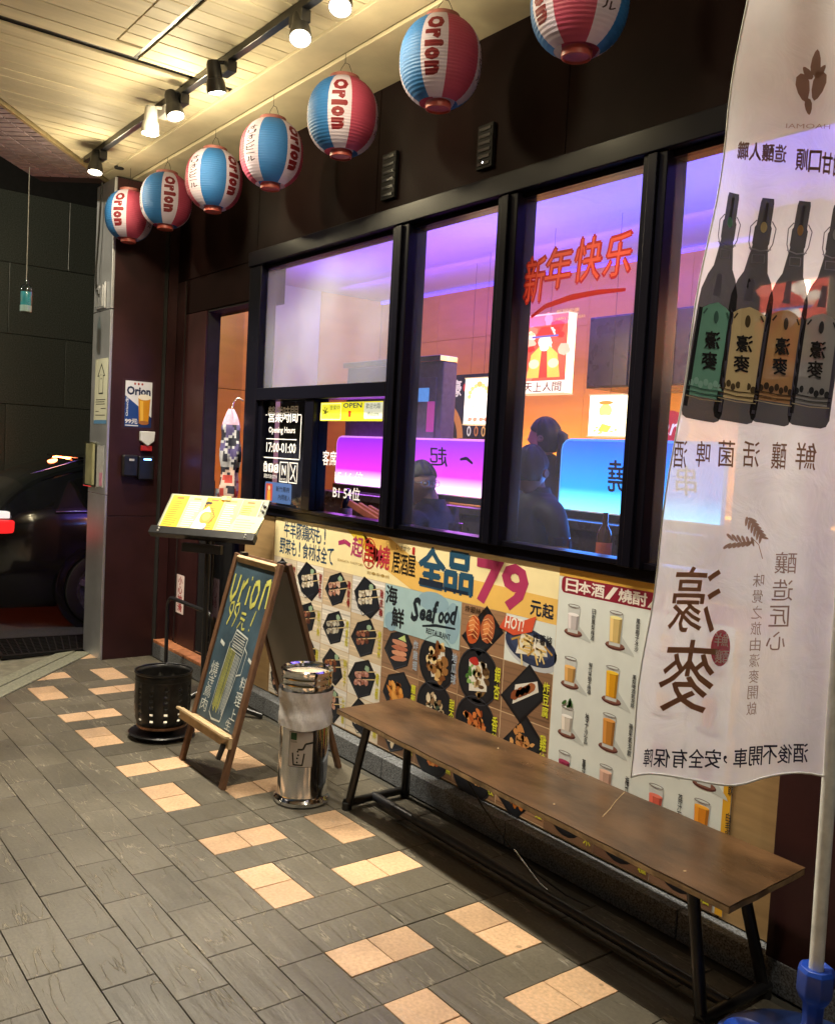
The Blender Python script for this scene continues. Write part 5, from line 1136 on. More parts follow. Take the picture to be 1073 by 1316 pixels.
P.text('99元', 2.158, 1.61, 2.245, 1.645, 'f0f0f4', 7, .03); P.rect(2.16, 1.596, 2.25, 1.603, 'e8e8f0', 7)
sheet('beer_poster', P, mfx, M['print'], 'small blue and white beer poster with 99 price on the maroon pillar side', 'poster', (-6.149, 2.25, 1.75))
al = empty('door_alarm', (-6.14, 2.3, 1.5), 'small white alarm box with red lamp under the beer poster', 'alarm')
MB().prism([(2.26, 1.5), (2.31, 1.465), (2.355, 1.5), (2.36, 1.565), (2.26, 1.565)], lambda a, b, d: (-6.147 + d, a, b), .035).build('cover', M['white'], al, bevel=.004)
MB().box(-6.147, -6.12, 2.27, 2.345, 1.43, 1.468).build('red_lamp', M['red'], al, bevel=.005)
cr = empty('card_readers', (-6.13, 2.25, 1.32), 'pair of black access readers with a blue light on the maroon pillar', 'card reader')
MB().box(-6.147, -6.10, 2.14, 2.245, 1.255, 1.40).build('reader', M['black'], cr, bevel=.01); o = MB().box(-6.147, -6.11, 2.25, 2.36, 1.235, 1.395).build('reader', M['black'], cr, bevel=.008)
MB().box(-6.1085, -6.107, 2.285, 2.335, 1.37, 1.378).build('blue_light', mat('blue_led', (.1, .2, 1), emit=(.1, .25, 1), estr=12), cr); MB().box(-6.099, -6.097, 2.18, 2.215, 1.36, 1.375).build('display', mat('pale_display', (.5, .5, .5), .3), cr)
P = Print(22); P.rrect(-5.975, .335, -5.845, .60, .006, 'e8d4d4', 0); P.vtext('小心地滑', -5.945, .345, -5.875, .59, 'a02430', 1, .03)
t = sheet('floor_sign', P, lambda a, b, d: (a, WY - .004 - d, b), M['paper'], 'white wall sign warning of a slippery floor in red characters, left of the step', 'warning sign', (-5.91, WY - .004, .46))
# ------------------------------------------------------------------ little bottle hung from the soffit
tp = onz(38, 205, CZ + .02); bp_ = onz(36, 380, 1.0); hx, hy = cp(.55, .3, 0).x, cp(.55, .3, 0).y
hpx = onz(38, 214, CZ + .02); hx, hy = hpx.x, hpx.y
d_ = ray(36, 381); t_ = math.hypot(hx, hy) / math.hypot(d_.x, d_.y); hz_ = 1.5 + d_.z * t_
hbt = empty('hanging_bottle', (hx, hy, hz_), 'small bottle of blue water hanging on a long string at the far left', 'bottle')
MB().tube([(hx, hy, hz_ + .1), (hx + .004, hy, hz_ + .4), (hx, hy, CZ + .018)], .0025, 6).build('string', mat('pale_string', (.45, .45, .42), .8), hbt)
MB().lathe([(0, -.105), (.036, -.105), (.04, -.1), (.04, .04), (.034, .065), (.016, .085), (.016, .11), (0, .11)], (hx, hy, hz_), 20).build('glass', glassmat('bottle_plastic', (.75, .92, .95), 3., rough=.06), hbt, smooth=40)
MB().lathe([(0, -.098), (.034, -.098), (.034, .03), (0, .03)], (hx, hy, hz_), 16).build('blue_water', mat('blue_water', (.1, .45, .55), .2, emit=(.1, .5, .6), estr=.0), hbt)
MB().lathe([(0, -.1), (.037, -.1), (.037, -.06), (0, -.06)], (hx, hy, hz_), 16).build('white_sediment', M['white'], hbt)
# ------------------------------------------------------------------ the room behind the glass
IX0, IX1, IY1, IZ = -7.6, .6, 5.2, 3.0
M['iwall'] = mat('pale_wood_wall', (.6, .30, .055), .45, var=.08, scale=3, stretch=(1, 1, 5), rnd=.03)
M['iceil'] = mat('white_ceiling', (.5, .5, .56), .6, var=.03)
M['ifloor'] = mat('dark_room_floor', (.06, .04, .035), .4)
M['igrey'] = mat('reflection_grey_panel', (.55, .58, .52), .5, var=.06, scale=4)  # grey of this wall part imitates a pale reflection in the glass
room = tag(MB().box(IX0 - .1, IX1, 2.62, IY1 + .1, .1, .16).build('room_floor', M['ifloor']), kind='structure')
rc = tag(MB().box(IX0 - .1, IX1, 2.605, IY1 + .1, IZ, IZ + .06).build('room_ceiling', M['iceil']), kind='structure')
bw = tag(MB().box(IX0, IX1, IY1 + .006, IY1 + .1, .16, IZ).build('room_back_wall', M['iwall']), kind='structure')
x = IX0
while x < IX1 - .1:
    for z0, z1 in ((.16, 1.35), (1.354, 2.55), (2.554, IZ)): MB().box(x + .001, min(x + .92, IX1) - .001, IY1, IY1 + .006, z0 - .0005, z1 + .0005).build('wall_panel', M['iwall'], bw, bevel=.001, seg=1)
    x += .92
lw = tag(MB().box(IX0 - .1, IX0 - .012, 2.62, IY1 + .1, .16, IZ).build('room_side_wall', M['dark']), kind='structure')
for y0, y1, m in ((2.62, 3.92, 'iwall'), (3.92, 4.5, 'igrey'), (4.5, 5.2, 'iwall')):
    for z0, z1 in ((.16, 2.0), (2.004, IZ)): MB().box(IX0 - .012, IX0, y0 + .002, y1 - .002, z0, z1 - .001).build('wall_panel', M[m], lw, bevel=.001, seg=1)
rw = tag(MB().box(IX1, IX1 + .1, 2.62, IY1 + .1, .16, IZ).build('room_end_wall', M['iwall']), kind='structure')
MB().box(-3.15, -2.75, 4.7, 5.19, .16, IZ).build('wall_pier', M['brownp'], bw)
# coloured LED strips hidden above the cornice
vio, blu, mag = (.2, .11, 1.), (.16, .22, 1.), (1., .12, .75)
cor = empty('led_cove', (-4, IY1 - .1, 2.7), 'violet light strip along the top of the room behind the windows', 'light strip')
MB().box(IX0 + .02, IX1 - .02, IY1 - .03, IY1 - .002, IZ - .03, IZ - .004).build('strip', mat('violet_led', vio, emit=vio, estr=.8), cor)
LI = .24
lamp('cove_light', 'AREA', (-5.6, 3.95, 2.4), 80 * LI, (.3, .11, 1.), cor, (0, .1, 1), 2.6, sizey=.5)
lamp('cove_light', 'AREA', (-3.2, 3.9, 2.4), 130 * LI, (.15, .13, 1.), cor, (0, .08, 1), 3.2, sizey=.6)
lamp('cove_light', 'AREA', (-1.2, 3.9, 2.4), 60 * LI, (.26, .18, 1.), cor, (0, .1, 1), 2.2, sizey=.6)
lamp('wall_wash', 'AREA', (-5.2, 4.45, 2.93), 13, (.26, .08, 1.), cor, (0, .75, -.5), 4.2, sizey=.08)
lamp('wall_wash', 'AREA', (-1.6, 4.3, 2.93), 7, (.28, .14, 1.), cor, (0, .75, -.5), 2.6, sizey=.08)
dl = empty('hidden_fill_lamp', (-7.2, 2.9, IZ - .01), 'added ceiling light out of sight that brightens the room side wall', 'ceiling light')  # lamp added out of sight to brighten the side wall
MB().lathe([(0, 0), (.06, 0), (.07, .008)], (-7.2, 2.9, IZ - .012), 20).build('lens', mat('pale_lens', (1, 1, 1), emit=(.9, 1, .85), estr=12), dl)
lamp('side_wall_fill', 'SPOT', (-7.1, 2.95, IZ - .06), 14, (.85, 1., .85), dl, (-.3, .85, -.75), .06, 120, .8)
def orange_lamp(x, y, z, e): lamp('warm_wall_lamp', 'POINT', (x, y, z), e, (1, .42, .06), None, None, .12)
wl_ = empty('wall_lamp_shelf', (-5.2, 5.1, 1.2), 'amber light tubes along the foot of the back wall', 'light strip')
MB().box(-7.2, -.4, 5.08, 5.12, 1.2, 1.22).build('tube', mat('amber_tube', (1, .5, .1), emit=(1, .42, .06), estr=2), wl_)
lamp('amber_light', 'AREA', (-4.6, 4.75, 1.45), 23, (1, .5, .05), wl_, (0, 1, .25), 4.6, sizey=.15)
lamp('amber_light', 'AREA', (-6.9, 3.0, 1.0), 3.5, (1, .42, .08), wl_, (-1, .1, .5), .5, sizey=.5)
# cabinet
cab = empty('drinks_cabinet', (-5.1, 4.0, .16), 'tall dark cabinet with a steel top edge and stickers behind the first window panes', 'cabinet')
cx0, cx1, cy0, cy1 = -5.85, -4.70, 3.72, 3.84; ztop = 2.12
mcab = mat('cabinet_grey', (.22, .2, .26), .35, var=.15)
MB().box(cx0, cx1, cy0, cy1, .16, ztop).build('body', mcab, cab, bevel=.01)
MB().box(cx0 - .02, cx1 + .0, cy0 - .03, cy1, ztop, ztop + .04).build('top_edge', M['steel'], cab, bevel=.004)
MB().box(cx0 + .08, cx1 - .05, cy0 - .012, cy0, .3, ztop - .1).build('door', mcab, cab, bevel=.006)
MB().box(cx1 - .26, cx1 - .12, cy0 - .016, cy0 - .0125, 1.86, 1.95).build('sticker', mat('blue_sticker', (.1, .25, .5), emit=(.1, .3, .7), estr=.5), cab)
P = Print(30); P.rect(0, 0, .08, .2, 'd048a8', 0)
P.build('pink_note', lambda a, b, d: (cx1 - .13 + a, cy0 - .014 - d, 1.66 + b), printmat('pink_paper', .5, emis=.25), cab)
# lit acrylic dividers with mirrored characters, on dark counters
def divmat(name, top, mid, bot, k):
    m, N, L, P_ = newmat(name); tc = N.new('ShaderNodeTexCoord'); sp = N.new('ShaderNodeSeparateXYZ'); L.new(tc.outputs['Generated'], sp.inputs[0])
    r = N.new('ShaderNodeValToRGB'); e = r.color_ramp.elements; e[0].position = 0; e[0].color = (*bot, 1); e[1].position = 1; e[1].color = (*top, 1)
    q = e.new(.32); q.color = (*mid, 1); L.new(sp.outputs[2], r.inputs[0]); L.new(r.outputs[0], P_.inputs['Emission Color']); P_.inputs['Emission Strength'].default_value = k
    P_.inputs['Base Color'].default_value = (.1, .1, .12, 1); P_.inputs['Roughness'].default_value = .15; return m
DY = 3.6
def divider(x0, x1, z0, z1, m, edge, label, chars, cat='light screen'):
    t = empty('lit_screen', ((x0 + x1) / 2, DY, z0), label, cat)
    r = .05; pl = [(x0, z0), (x1, z0)] + [(x1 - r + r * math.cos(R(a)), z1 - r + r * math.sin(R(a))) for a in (0, 30, 60, 90)] + [(x0 + r - r * math.sin(R(a)), z1 - r + r * math.cos(R(a))) for a in (0, 30, 60, 90)]
    MB().prism(pl, lambda a, b, d: (a, DY - .01 + d, b), .02).build('acrylic_sheet', m, t)
    ed = MB(); ed.tube([(a, DY, b) for a, b in pl[1:]] + [(x0, DY, z0)], .011, 8); ed.build('edge', mat('lit_edge', edge, emit=edge, estr=.5), t, smooth=60)
    MB().box(x0, x1, DY - .03, DY + .03, z0 - .045, z0 - .005).build('led_base', M['black'], t)
    P = Print(31)
    for ch, a, b, c, d in chars:
        if ch == '一': P.line([(a, b + .02), ((a + c) / 2, b + .03), (c, b)], .022, '180c30', 1, True)
        else: P.text(ch, a, b, c, d, '180c30', 1, .012, shear=.1, mir=True)
    P.build('characters', lambda a, b, d: (a, DY - .0105 - d, b), printmat('dark_vinyl', .6), t); return t
d1 = divider(-5.74, -4.02, 1.27, 1.605, divmat('purple_screen', (.28, .02, .75), (.75, .03, .8), (2.4, 1.2, 2.3), .85), (.9, .3, .9),
             'long purple and pink glowing acrylic screen with mirrored black characters', [('一', -4.32, 1.47, -4.2, 1.5), ('起', -4.62, 1.44, -4.44, 1.56), ('串', -4.98, 1.45, -4.86, 1.56)])
d2 = divider(-3.47, -2.46, 1.26, 1.625, divmat('blue_screen', (.02, .10, .75), (.0, .3, 1.1), (.3, 1.5, 2.2), 1.0), (.1, .35, .9),
             'blue glowing acrylic screen with mirrored black characters beside the dark mullion', [('燒', -3.14, 1.37, -2.98, 1.53), ('串', -2.72, 1.38, -2.6, 1.52)])
lamp('pink_spill', 'AREA', (-4.9, DY - .06, 1.3), 2, (.6, .12, 1), d1, (0, -1, -.2), 1.6, sizey=.1); lamp('blue_spill', 'AREA', (-3.0, DY - .06, 1.3), 1.6, (.05, .2, 1), d2, (0, -1, -.2), .95, sizey=.1)
ctm = mat('dark_counter', (.05, .035, .04), .3, var=.2)
for (x0, x1, lb) in ((-5.8, -3.95, 'dark counter carrying the purple lit screen'), (-3.5, -1.9, 'dark counter carrying the blue lit screen')):
    t = empty('counter', ((x0 + x1) / 2, DY, .16), lb, 'counter'); MB().box(x0, x1, DY - .16, DY + .18, 1.17, 1.215).build('top', ctm, t, bevel=.005); MB().box(x0 + .03, x1 - .03, DY - .12, DY + .15, .16, 1.17).build('front', ctm, t)
tb_ = empty('window_table', (-3.6, 2.95, .16), 'dark narrow table running along inside the window', 'table')
MB().box(-5.0, -1.5, 2.68, 3.12, 1.02, 1.06).build('top', ctm, tb_, bevel=.004)
for x_ in (-4.9, -3.3, -1.7): MB().box(x_ - .03, x_ + .03, 2.85, 2.95, .16, 1.02).build('leg', ctm, tb_)
bxo = empty('wooden_tray', (-3.85, 2.75, 1.06), 'red brown wooden tray lying on the table inside the window', 'tray')
for k in range(3): MB().bar((-4.1 + k * .05, 2.66 + k * .03, 1.23 - .01 * k), (-3.78 + k * .05, 2.72 + k * .02, 1.11), .02, .035).build('slat', mat('red_wood', (.3, .08, .05), .4), bxo, bevel=.003)
# lit poster boxes
def boxlamp(px0, py0, px1, py1, y, label, kind, e=2.6, depth=.07):
    a, b = ony(px0, (py0 + py1) / 2, y), ony(px1, (py0 + py1) / 2, y); zt_, zb_ = ony((px0 + px1) / 2, py0, y).z, ony((px0 + px1) / 2, py1, y).z
    x0, x1 = a.x, b.x; t = empty('lit_poster_box', ((x0 + x1) / 2, y, zt_), label, 'lit box')
    side = mat('lit_paper_side', (1, .8, .5), emit=(1, .75, .35), estr=1.8)
    mb = MB().box(x0, x1, y + .002, y + depth, zb_, zt_); mb.build('box', side, t)
    for q in (zb_ - .008, zt_): MB().box(x0 - .006, x1 + .006, y - .006, y + depth + .004, q, q + .008).build('edge_bar', mat('box_edge', (.3, .2, .1), emit=(1, .6, .3), estr=.6), t)
    MB().tube([((x0 + x1) / 2, y + depth / 2, zt_), ((x0 + x1) / 2, y + depth / 2, IZ)], .0012, 6).build('cord', M['black'], t)
    w, h = x1 - x0, zt_ - zb_; P = Print(40 + len(label)); P.rect(0, 0, w, h, 'fff0d8', 0); rr = P.rn
    def E(a, b, c, d, col, L=2, **k): P.ell(a * w, b * h, c * w, d * h, col, L, **k)
    if kind == 0:     # plain red clouds and a round figure
        P.rect(0, 0, w, h, 'e0543a', 1)
        for k in range(16): E(rr.uniform(.05, .95), rr.uniform(.2, .95), rr.uniform(.08, .16), rr.uniform(.04, .09), rr.choice(['f8b08a', 'ffe0c0', 'f4785a', 'c83024']), 2 + k % 2, jit=.15)
        P.poly([(.12 * w, .2 * h), (.88 * w, .2 * h), (.8 * w, .5 * h), (.62 * w, .6 * h), (.38 * w, .6 * h), (.2 * w, .5 * h)], 'f0b04c', 4); P.poly([(.4 * w, .2 * h), (.6 * w, .2 * h), (.56 * w, .58 * h), (.44 * w, .58 * h)], 'd83c2c', 5); E(.5, .66, .15, .085, 'ffe8cc', 6); E(.5, .585, .1, .045, 'fff8ee', 7); P.poly([(.28 * w, .72 * h), (.72 * w, .72 * h), (.66 * w, .79 * h), (.6 * w, .85 * h), (.4 * w, .85 * h), (.34 * w, .79 * h)], 'c23426', 7); P.rect(.2 * w, .715 * h, .8 * w, .74 * h, '6a5a98', 8); E(.28, .38, .12, .06, 'ffe09a', 8); E(.72, .38, .12, .06, 'ffe09a', 8)
        P.rect(0, 0, w, .16 * h, 'ffe6c4', 6); P.htext('天上人間', .06 * w, .02 * h, .94 * w, .14 * h, '5a1c14', 7, .01)
    elif kind == 1:
        for k in range(9): a = R(k * 22.5); E(.5 + .34 * math.cos(a), .60 + .25 * math.sin(a), .07, .05, 'f0a45c', 2, jit=.1)
        E(.5, .88, .1, .06, 'e08a4a', 3); P.ring(.5 * w, .5 * h, .2 * w, .24 * h, .008, 'e8b078', 3); P.line([(.32 * w, .5 * h), (.3 * w, .1 * h)], .006, 'c8603c', 3); P.line([(.68 * w, .5 * h), (.7 * w, .1 * h)], .006, 'c8603c', 3)
        for x_ in (.22, .4, .62, .8): E(x_, .1, .08, .05, 'e0765a', 4, jit=.2)
    else:
        E(.5, .62, .2, .17, 'f8c060', 2); E(.5, .82, .22, .05, 'd8702c', 3); E(.5, .4, .27, .12, 'ffe2b0', 3); P.poly([(.3 * w, .12 * h), (.6 * w, .08 * h), (.72 * w, .24 * h), (.42 * w, .3 * h)], 'e0a040', 4)
        for a, b in ((.08, .85), (.76, .85)): P.frame(a * w, b * h, (a + .16) * w, (b + .11) * h, .004, 'a8602c', 3)
        for k in range(8): E(rr.uniform(.1, .9), rr.uniform(.05, .35), .05, .03, 'f0a860', 2)
    P.build('lit_picture', lambda a, b, d: (x0 + a, y - d, zb_ + b), printmat('lit_picture_%d' % len(label), .5, emis=e), t, step=.0003)
    lamp('box_glow', 'POINT', ((x0 + x1) / 2, y - .12, (zt_ + zb_) / 2), .5, (1, .62, .25), t, None, .08); return t
boxlamp(672, 405, 728, 505, 4.2, 'largest hanging lit box with red picture under the new year greeting', 0, .95)
boxlamp(597, 486, 634, 545, 4.4, 'cream lit box hanging above the purple screen', 1, 1.5)
boxlamp(757, 508, 799, 560, 4.2, 'small amber lit box hanging above the blue screen', 2, 1.4)
boxlamp(974, 362, 1060, 486, 3.0, 'red and orange lit box shining through the flag cloth', 0, 15)
# dark bottle poster and red disc on the back wall
P = Print(50); P.rect(0, 0, .62, .5, '1c1620', 0)
for ch, a in (('濠', .06), ('麥', .3)): P.text(ch, a, .33, a + .15, .46, 'e8d8c0', 2, .02)
P.ell(.245, .4, .015, .03, 'c03030', 2); P.ring(.02, -.02, .24, .3, .07, 'c07838', 2, 16, 5, 85)
for k in range(4):
    x_ = .3 + k * .085; P.rrect(x_, 0, x_ + .06, .13, .012, '0c0a10', 3); P.rect(x_ + .02, .12, x_ + .04, .22, '0c0a10', 3); P.ell(x_ + .03, .06, .024, .04, ['d8d0c0', 'b06a38', 'c89858', '7890a0'][k], 4); P.ell(x_ + .03, .06, .012, .026, '2a1c18', 5)
o_ = ony(568, 563, 4.6); t = empty('bottle_poster', o_, 'dark poster with bottles and two pale characters between cabinet and lit box', 'poster')
P.build('printed_sheet', lambda a, b, d: (o_.x + a, 4.6 - d, o_.z + b), printmat('poster_lit', .5, emis=.5), t, step=.0005)
MB().box(o_.x, o_.x + .62, 4.602, 4.62, o_.z, o_.z + .5).build('backing', M['black'], t)
MB().tube([(o_.x + .3, 4.61, o_.z + .5), (o_.x + .3, 4.61, IZ)], .0012, 6).build('cord', M['black'], t)
o_ = ony(858, 552, 3.9); P = Print(51); P.ell(0, 0, .13, .1, 'c02838', 0, n=28); P.text('Bari', -.1, -.03, .09, .06, 'f4e0e0', 1, .01, shear=.3)
t = empty('red_round_sign', o_, 'round red sign with white script between mullion and flag', 'sign')
P.build('sign_face', lambda a, b, d: (o_.x + a, 3.9 - d, o_.z + b), printmat('red_sign', .5, emis=.5), t, step=.0005); MB().lathe([(0, 0), (.1, 0), (.1, .01), (0, .01)], (o_.x, 3.902, o_.z), 24, ax=(0, 1, 0)).build('backing', M['red'], t)
MB().tube([(o_.x, 3.905, o_.z), (o_.x, 3.905, IZ)], .0012, 6).build('cord', M['black'], t)

cu_ = MB(); cu_.grid(60, 3, lambda u, v: (-4.80 + .53 * u, 2.60 + .018 * math.sin(u * 60) + .008 * math.sin(u * 23), 1.10 + .72 * v))
tag(cu_.build('window_curtain', mat('dark_curtain', (.02, .018, .035), .8), smooth=80), 'short dark curtain hanging behind the opening hours lettering', 'curtain')
# cupboard, shelves and bottles that fill the room
k0, k1 = ony(757, 437, 4.7), ony(846, 502, 4.7)
t = empty('wall_cupboard', (k0.x + .3, 4.8, k1.z), 'dark cupboard high on the back wall right of the red lit box', 'cupboard')
MB().box(k0.x, k1.x + .3, 4.7, 5.19, 2.02, 2.5).build('carcass', ctm, t, bevel=.004)
for k in range(3): MB().box(k0.x + .012 + k * .36, k0.x + .36 + k * .36, 4.688, 4.699, 2.03, 2.49).build('door', ctm, t, bevel=.004)
bmats = [mat('bottle_glass_%d' % i, c_, .12, coat=.3) for i, c_ in enumerate(((.02, .03, .015), (.06, .025, .01), (.25, .28, .3), (.02, .02, .03)))]
blab = [mat('bottle_label_%d' % i, c_, .6) for i, c_ in enumerate(((.6, .55, .4), (.5, .1, .05), (.1, .3, .25)))]
rbt = random.Random(12)
def bottle(x, y, z, h, r, i, label, grp):
    t = empty('bottle', (x, y, z), label, 'bottle', grp)
    MB().lathe([(0, 0), (r, 0), (r, h * .58), (r * .8, h * .68), (r * .36, h * .78), (r * .34, h), (0, h)], (x, y, z), 16).build('glass', bmats[i % 4], t, smooth=40)
    MB().lathe([(r * 1.02, h * .15), (r * 1.03, h * .17), (r * 1.03, h * .45), (r * 1.02, h * .47)], (x, y, z), 16).build('label', blab[i % 3], t)
for k, (x, y, h) in enumerate(((-3.62, 3.36, .27), (-2.62, 3.0, .24), (-2.28, 2.92, .26), (-4.62, 2.98, .22))):
    bottle(x, y, 1.061 if y < 3.2 else 1.061, h, .033, k, ['dark bottle by the left edge of the blue screen', 'dark bottle on the window table before the blue screen', 'tall bottle on the window table near the flag', 'short bottle on the window table below the purple screen'][k], None)
for k, (x, y) in enumerate(((-3.45, 2.86), (-2.75, 2.88), (-4.72, 2.86))):
    t = empty('drinking_glass', (x, y, 1.061), ['drinking glass on the window table left of the jacket guest', 'drinking glass on the window table under the blue screen', 'drinking glass behind the opening hours lettering'][k], 'glass')
    MB().lathe([(0, 0), (.028, 0), (.036, .12), (.033, .12), (.026, .008), (0, .008)], (x, y, 1.061), 16).build('tumbler', glassmat('tumbler_glass_%d' % k, (.8, .8, .85), 3.), t, smooth=40)
    MB().lathe([(0, .01), (.026, .01), (.031, .08), (0, .08)], (x, y, 1.061), 14).build('drink', mat('amber_drink_%d' % k, (.5, .25, .05), .1), t)
# ------------------------------------------------------------------ people at the tables, seen through the glass
skin = mat('skin', (.34, .18, .13), .5, var=.08, scale=20); hairm = mat('black_hair', (.012, .01, .012), .45, var=.3, scale=60, stretch=(8, 8, 1), bump=.002)
def body(name, P0, face, m, scale=1., lean=0.):
    """seated figure: pelvis, spine, neck, both arms and legs grown as one surface"""
    P0 = Vector(P0); f = Vector((math.cos(face), math.sin(face), 0)); s = Vector((-f.y, f.x, 0)); u = Vector((0, 0, 1))
    def p(a, b, c): return P0 + (f * a + s * b + u * c) * scale
    V = [p(0, 0, 0), p(.02 + lean * .2, 0, .18), p(.03 + lean * .5, 0, .36), p(.03 + lean, 0, .50), p(.045 + lean * 1.1, 0, .575)]; Rr = [(.15, .12), (.14, .11), (.155, .115), (.12, .085), (.052, .052)]
    E_ = [(0, 1), (1, 2), (2, 3), (3, 4)]
    for k in (-1, 1):
        n = len(V); V += [p(.03 + lean, .17 * k, .475), p(.06 + lean, .235 * k, .22), p(.26, .19 * k, .13), p(.37, .12 * k, .16)]; Rr += [(.062, .062), (.046, .046), (.034, .034), (.03, .026)]; E_ += [(3, n), (n, n + 1), (n + 1, n + 2), (n + 2, n + 3)]
        n = len(V); V += [p(.1, .1 * k, -.02), p(.42, .12 * k, -.03), p(.40, .12 * k, -.42), p(.50, .13 * k, -.46)]; Rr += [(.085, .085), (.062, .062), (.042, .042), (.03, .04)]; E_ += [(0, n), (n, n + 1), (n + 1, n + 2), (n + 2, n + 3)]
    me = bpy.data.meshes.new(name); me.from_pydata([tuple(v - P0) for v in V], E_, []); o = bpy.data.objects.new(name, me); COL.objects.link(o); o.location = P0
    o.matrix_world = Matrix.Translation(P0); me.materials.append(m)
    sk = o.modifiers.new('skin', 'SKIN'); sk.use_smooth_shade = True
    for i, d in enumerate(me.skin_vertices[0].data): d.radius = [q * scale for q in Rr[i]]; d.use_root = (i == 0)
    sb = o.modifiers.new('sub', 'SUBSURF'); sb.levels = sb.render_levels = 2
    return o, p, V[4]
def head(parent, C, face, hs, hair_kind, label=''):
    """head with nose, brow, chin and ears; hair as a shell of its own; turned towards face"""
    f = Vector((math.cos(face), math.sin(face), 0)); s = Vector((-f.y, f.x, 0)); u = Vector((0, 0, 1)); C = Vector(C)
    def sh(th, ph, k=1.):       # th: 0 = front, ph: elevation
        a, b, c = math.cos(ph) * math.cos(th), math.cos(ph) * math.sin(th), math.sin(ph)
        x, y, z = .098 * a, .077 * b, .118 * c
        if c < 0: x *= 1 - .12 * -c; y *= 1 - .30 * -c
        fr_ = max(0, math.cos(th)) ** 10
        x += fr_ * (.022 * math.exp(-((ph + .12) / .12) ** 2) + .007 * math.exp(-((ph - .2) / .1) ** 2) + .009 * math.exp(-((ph + .48) / .07) ** 2) + .012 * math.exp(-((ph + .85) / .2) ** 2) - .004 * math.exp(-((ph - .05) / .06) ** 2))
        return C + (f * x + s * y + u * z) * k * hs
    mb = MB(); mb.grid(40, 30, lambda a, b: sh((a - .5) * 2 * math.pi, (b - .5) * math.pi * .998)); mb.build('head', skin, parent, smooth=80)
    for k in (-1, 1):
        e = MB(); e.lathe([(0, -.006), (.018, -.004), (.022, .002), (.018, .008), (.008, .004), (0, .005)], C + (s * (.078 * k) + f * -.008 + u * -.005) * hs, 12, ax=tuple(s * k + f * -.3)); e.build('ear', skin, parent, smooth=80)
        MB().lathe([(0, -.006), (.007, -.003), (.009, .002), (.006, .006), (0, .008)], sh(.36 * k, .06, .985), 10, ax=tuple(f)).build('eye', mat('eye_white', (.5, .5, .5), .2), parent)
    MB().bar(sh(-.22, -.5, 1.0), sh(.22, -.5, 1.0), .005, .006).build('mouth', mat('lips', (.35, .1, .09), .4), parent)
    rr = random.Random(int(C.x * 100)); hb_ = MB()
    def hf(a, b):
        th = (a - .5) * 2 * math.pi; lo_ = -.75 if abs(th) > 1.35 else .42 - .25 * max(0, abs(th) - .6); 
        if hair_kind == 'short' and abs(th) > 1.35: lo_ = -.35 if abs(th) > 2. else .1
        ph = lo_ + (math.pi / 2 - lo_) * b; return sh(th, ph, 1.10 + .03 * math.sin(th * 9 + b * 5) + rr.uniform(-.008, .008) - (.05 if b < .03 else 0))
    hb_.grid(56, 16, hf); hb_.build('hair', hairm, parent, smooth=80)
    if hair_kind == 'tail':
        b0 = sh(math.pi, .25, 1.12); MB().tube([b0 + f * .03, b0 - f * .012 + u * -.02, b0 - f * .016 - u * .10, b0 - f * .0 - u * .20, b0 + f * .01 - u * .28], [.03, .036, .034, .024, .006], 14).build('ponytail', hairm, parent, smooth=80)
def glasses(parent, C, face, hs):
    f = Vector((math.cos(face), math.sin(face), 0)); s = Vector((-f.y, f.x, 0)); C = Vector(C); mb = MB()
    for k in (-1, 1):
        mb.tube([C + (f * .104 + s * (.032 * k + .024 * math.cos(t)) + Vector((0, 0, .008 + .018 * math.sin(t)))) * hs for t in [i * math.pi / 6 for i in range(13)]], .0018, 6)
        mb.tube([C + (f * .10 + s * .055 * k + Vector((0, 0, .012))) * hs, C + (f * 0 + s * .082 * k + Vector((0, 0, .012))) * hs], .0018, 6)
    mb.build('glasses', M['steel'], parent)
def person(px, py, y, face, m, label, hair, gl=False, hs=1.0, bface=None, lean=.0):
    C = ony(px, py, y); N_ = C - Vector((0, 0, .60)); bf = face if bface is None else bface
    o, p, nk = body('person', N_ - Vector((0, 0, .06)), bf, m, 1., lean); tag(o, label, 'person')
    f = Vector((math.cos(face), math.sin(face), 0))
    MB().tube([nk - Vector((0, 0, .06)), nk + (C - nk) * .35, C - Vector((0, 0, .06)) - f * .015], [.05, .045, .045], 14).build('neck', skin, o, smooth=80)
    MB().lathe([(.075, -.03), (.068, .01), (.058, .035), (.06, .02)], nk - Vector((0, 0, .02)), 20).build('collar', m, o, smooth=80)
    head(o, C, face, hs, hair)
    if gl: glasses(o, C, face, hs)
    # stool
    st_ = empty('stool', (o.location.x, o.location.y, .16), 'bar stool under the ' + label.split(' ')[0] + ' guest ' + ('with ponytail' if hair == 'tail' else ('with glasses' if gl else 'seen from behind')), 'stool')
    zt_ = o.location.z - .13
    MB().lathe([(0, zt_), (.17, zt_), (.175, zt_ - .03), (.16, zt_ - .05), (0, zt_ - .05)], (o.location.x, o.location.y, 0), 24).build('seat', M['black'], st_, smooth=40)
    for k in range(4):
        t = R(45 + 90 * k); MB().tube([(o.location.x + .1 * math.cos(t), o.location.y + .1 * math.sin(t), zt_ - .05), (o.location.x + .2 * math.cos(t), o.location.y + .2 * math.sin(t), .162)], .012, 8).build('leg', M['black'], st_)
    return o
dj = mat('dark_jacket', (.008, .009, .016), .6, bump=.003, bscale=30); bk_ = mat('black_knit', (.006, .006, .009), .7, bump=.002); pj = mat('purple_grey_jumper', (.05, .04, .07), .7, bump=.003)
person(682, 606, 3.02, R(115), dj, 'short haired guest in a dark jacket seen from behind through the third pane', 'short', False, .98, R(80))
person(700, 563, 4.0, R(200), bk_, 'dark haired guest with a ponytail in black looking left under the red lit box', 'tail', False, 1.0, R(170))
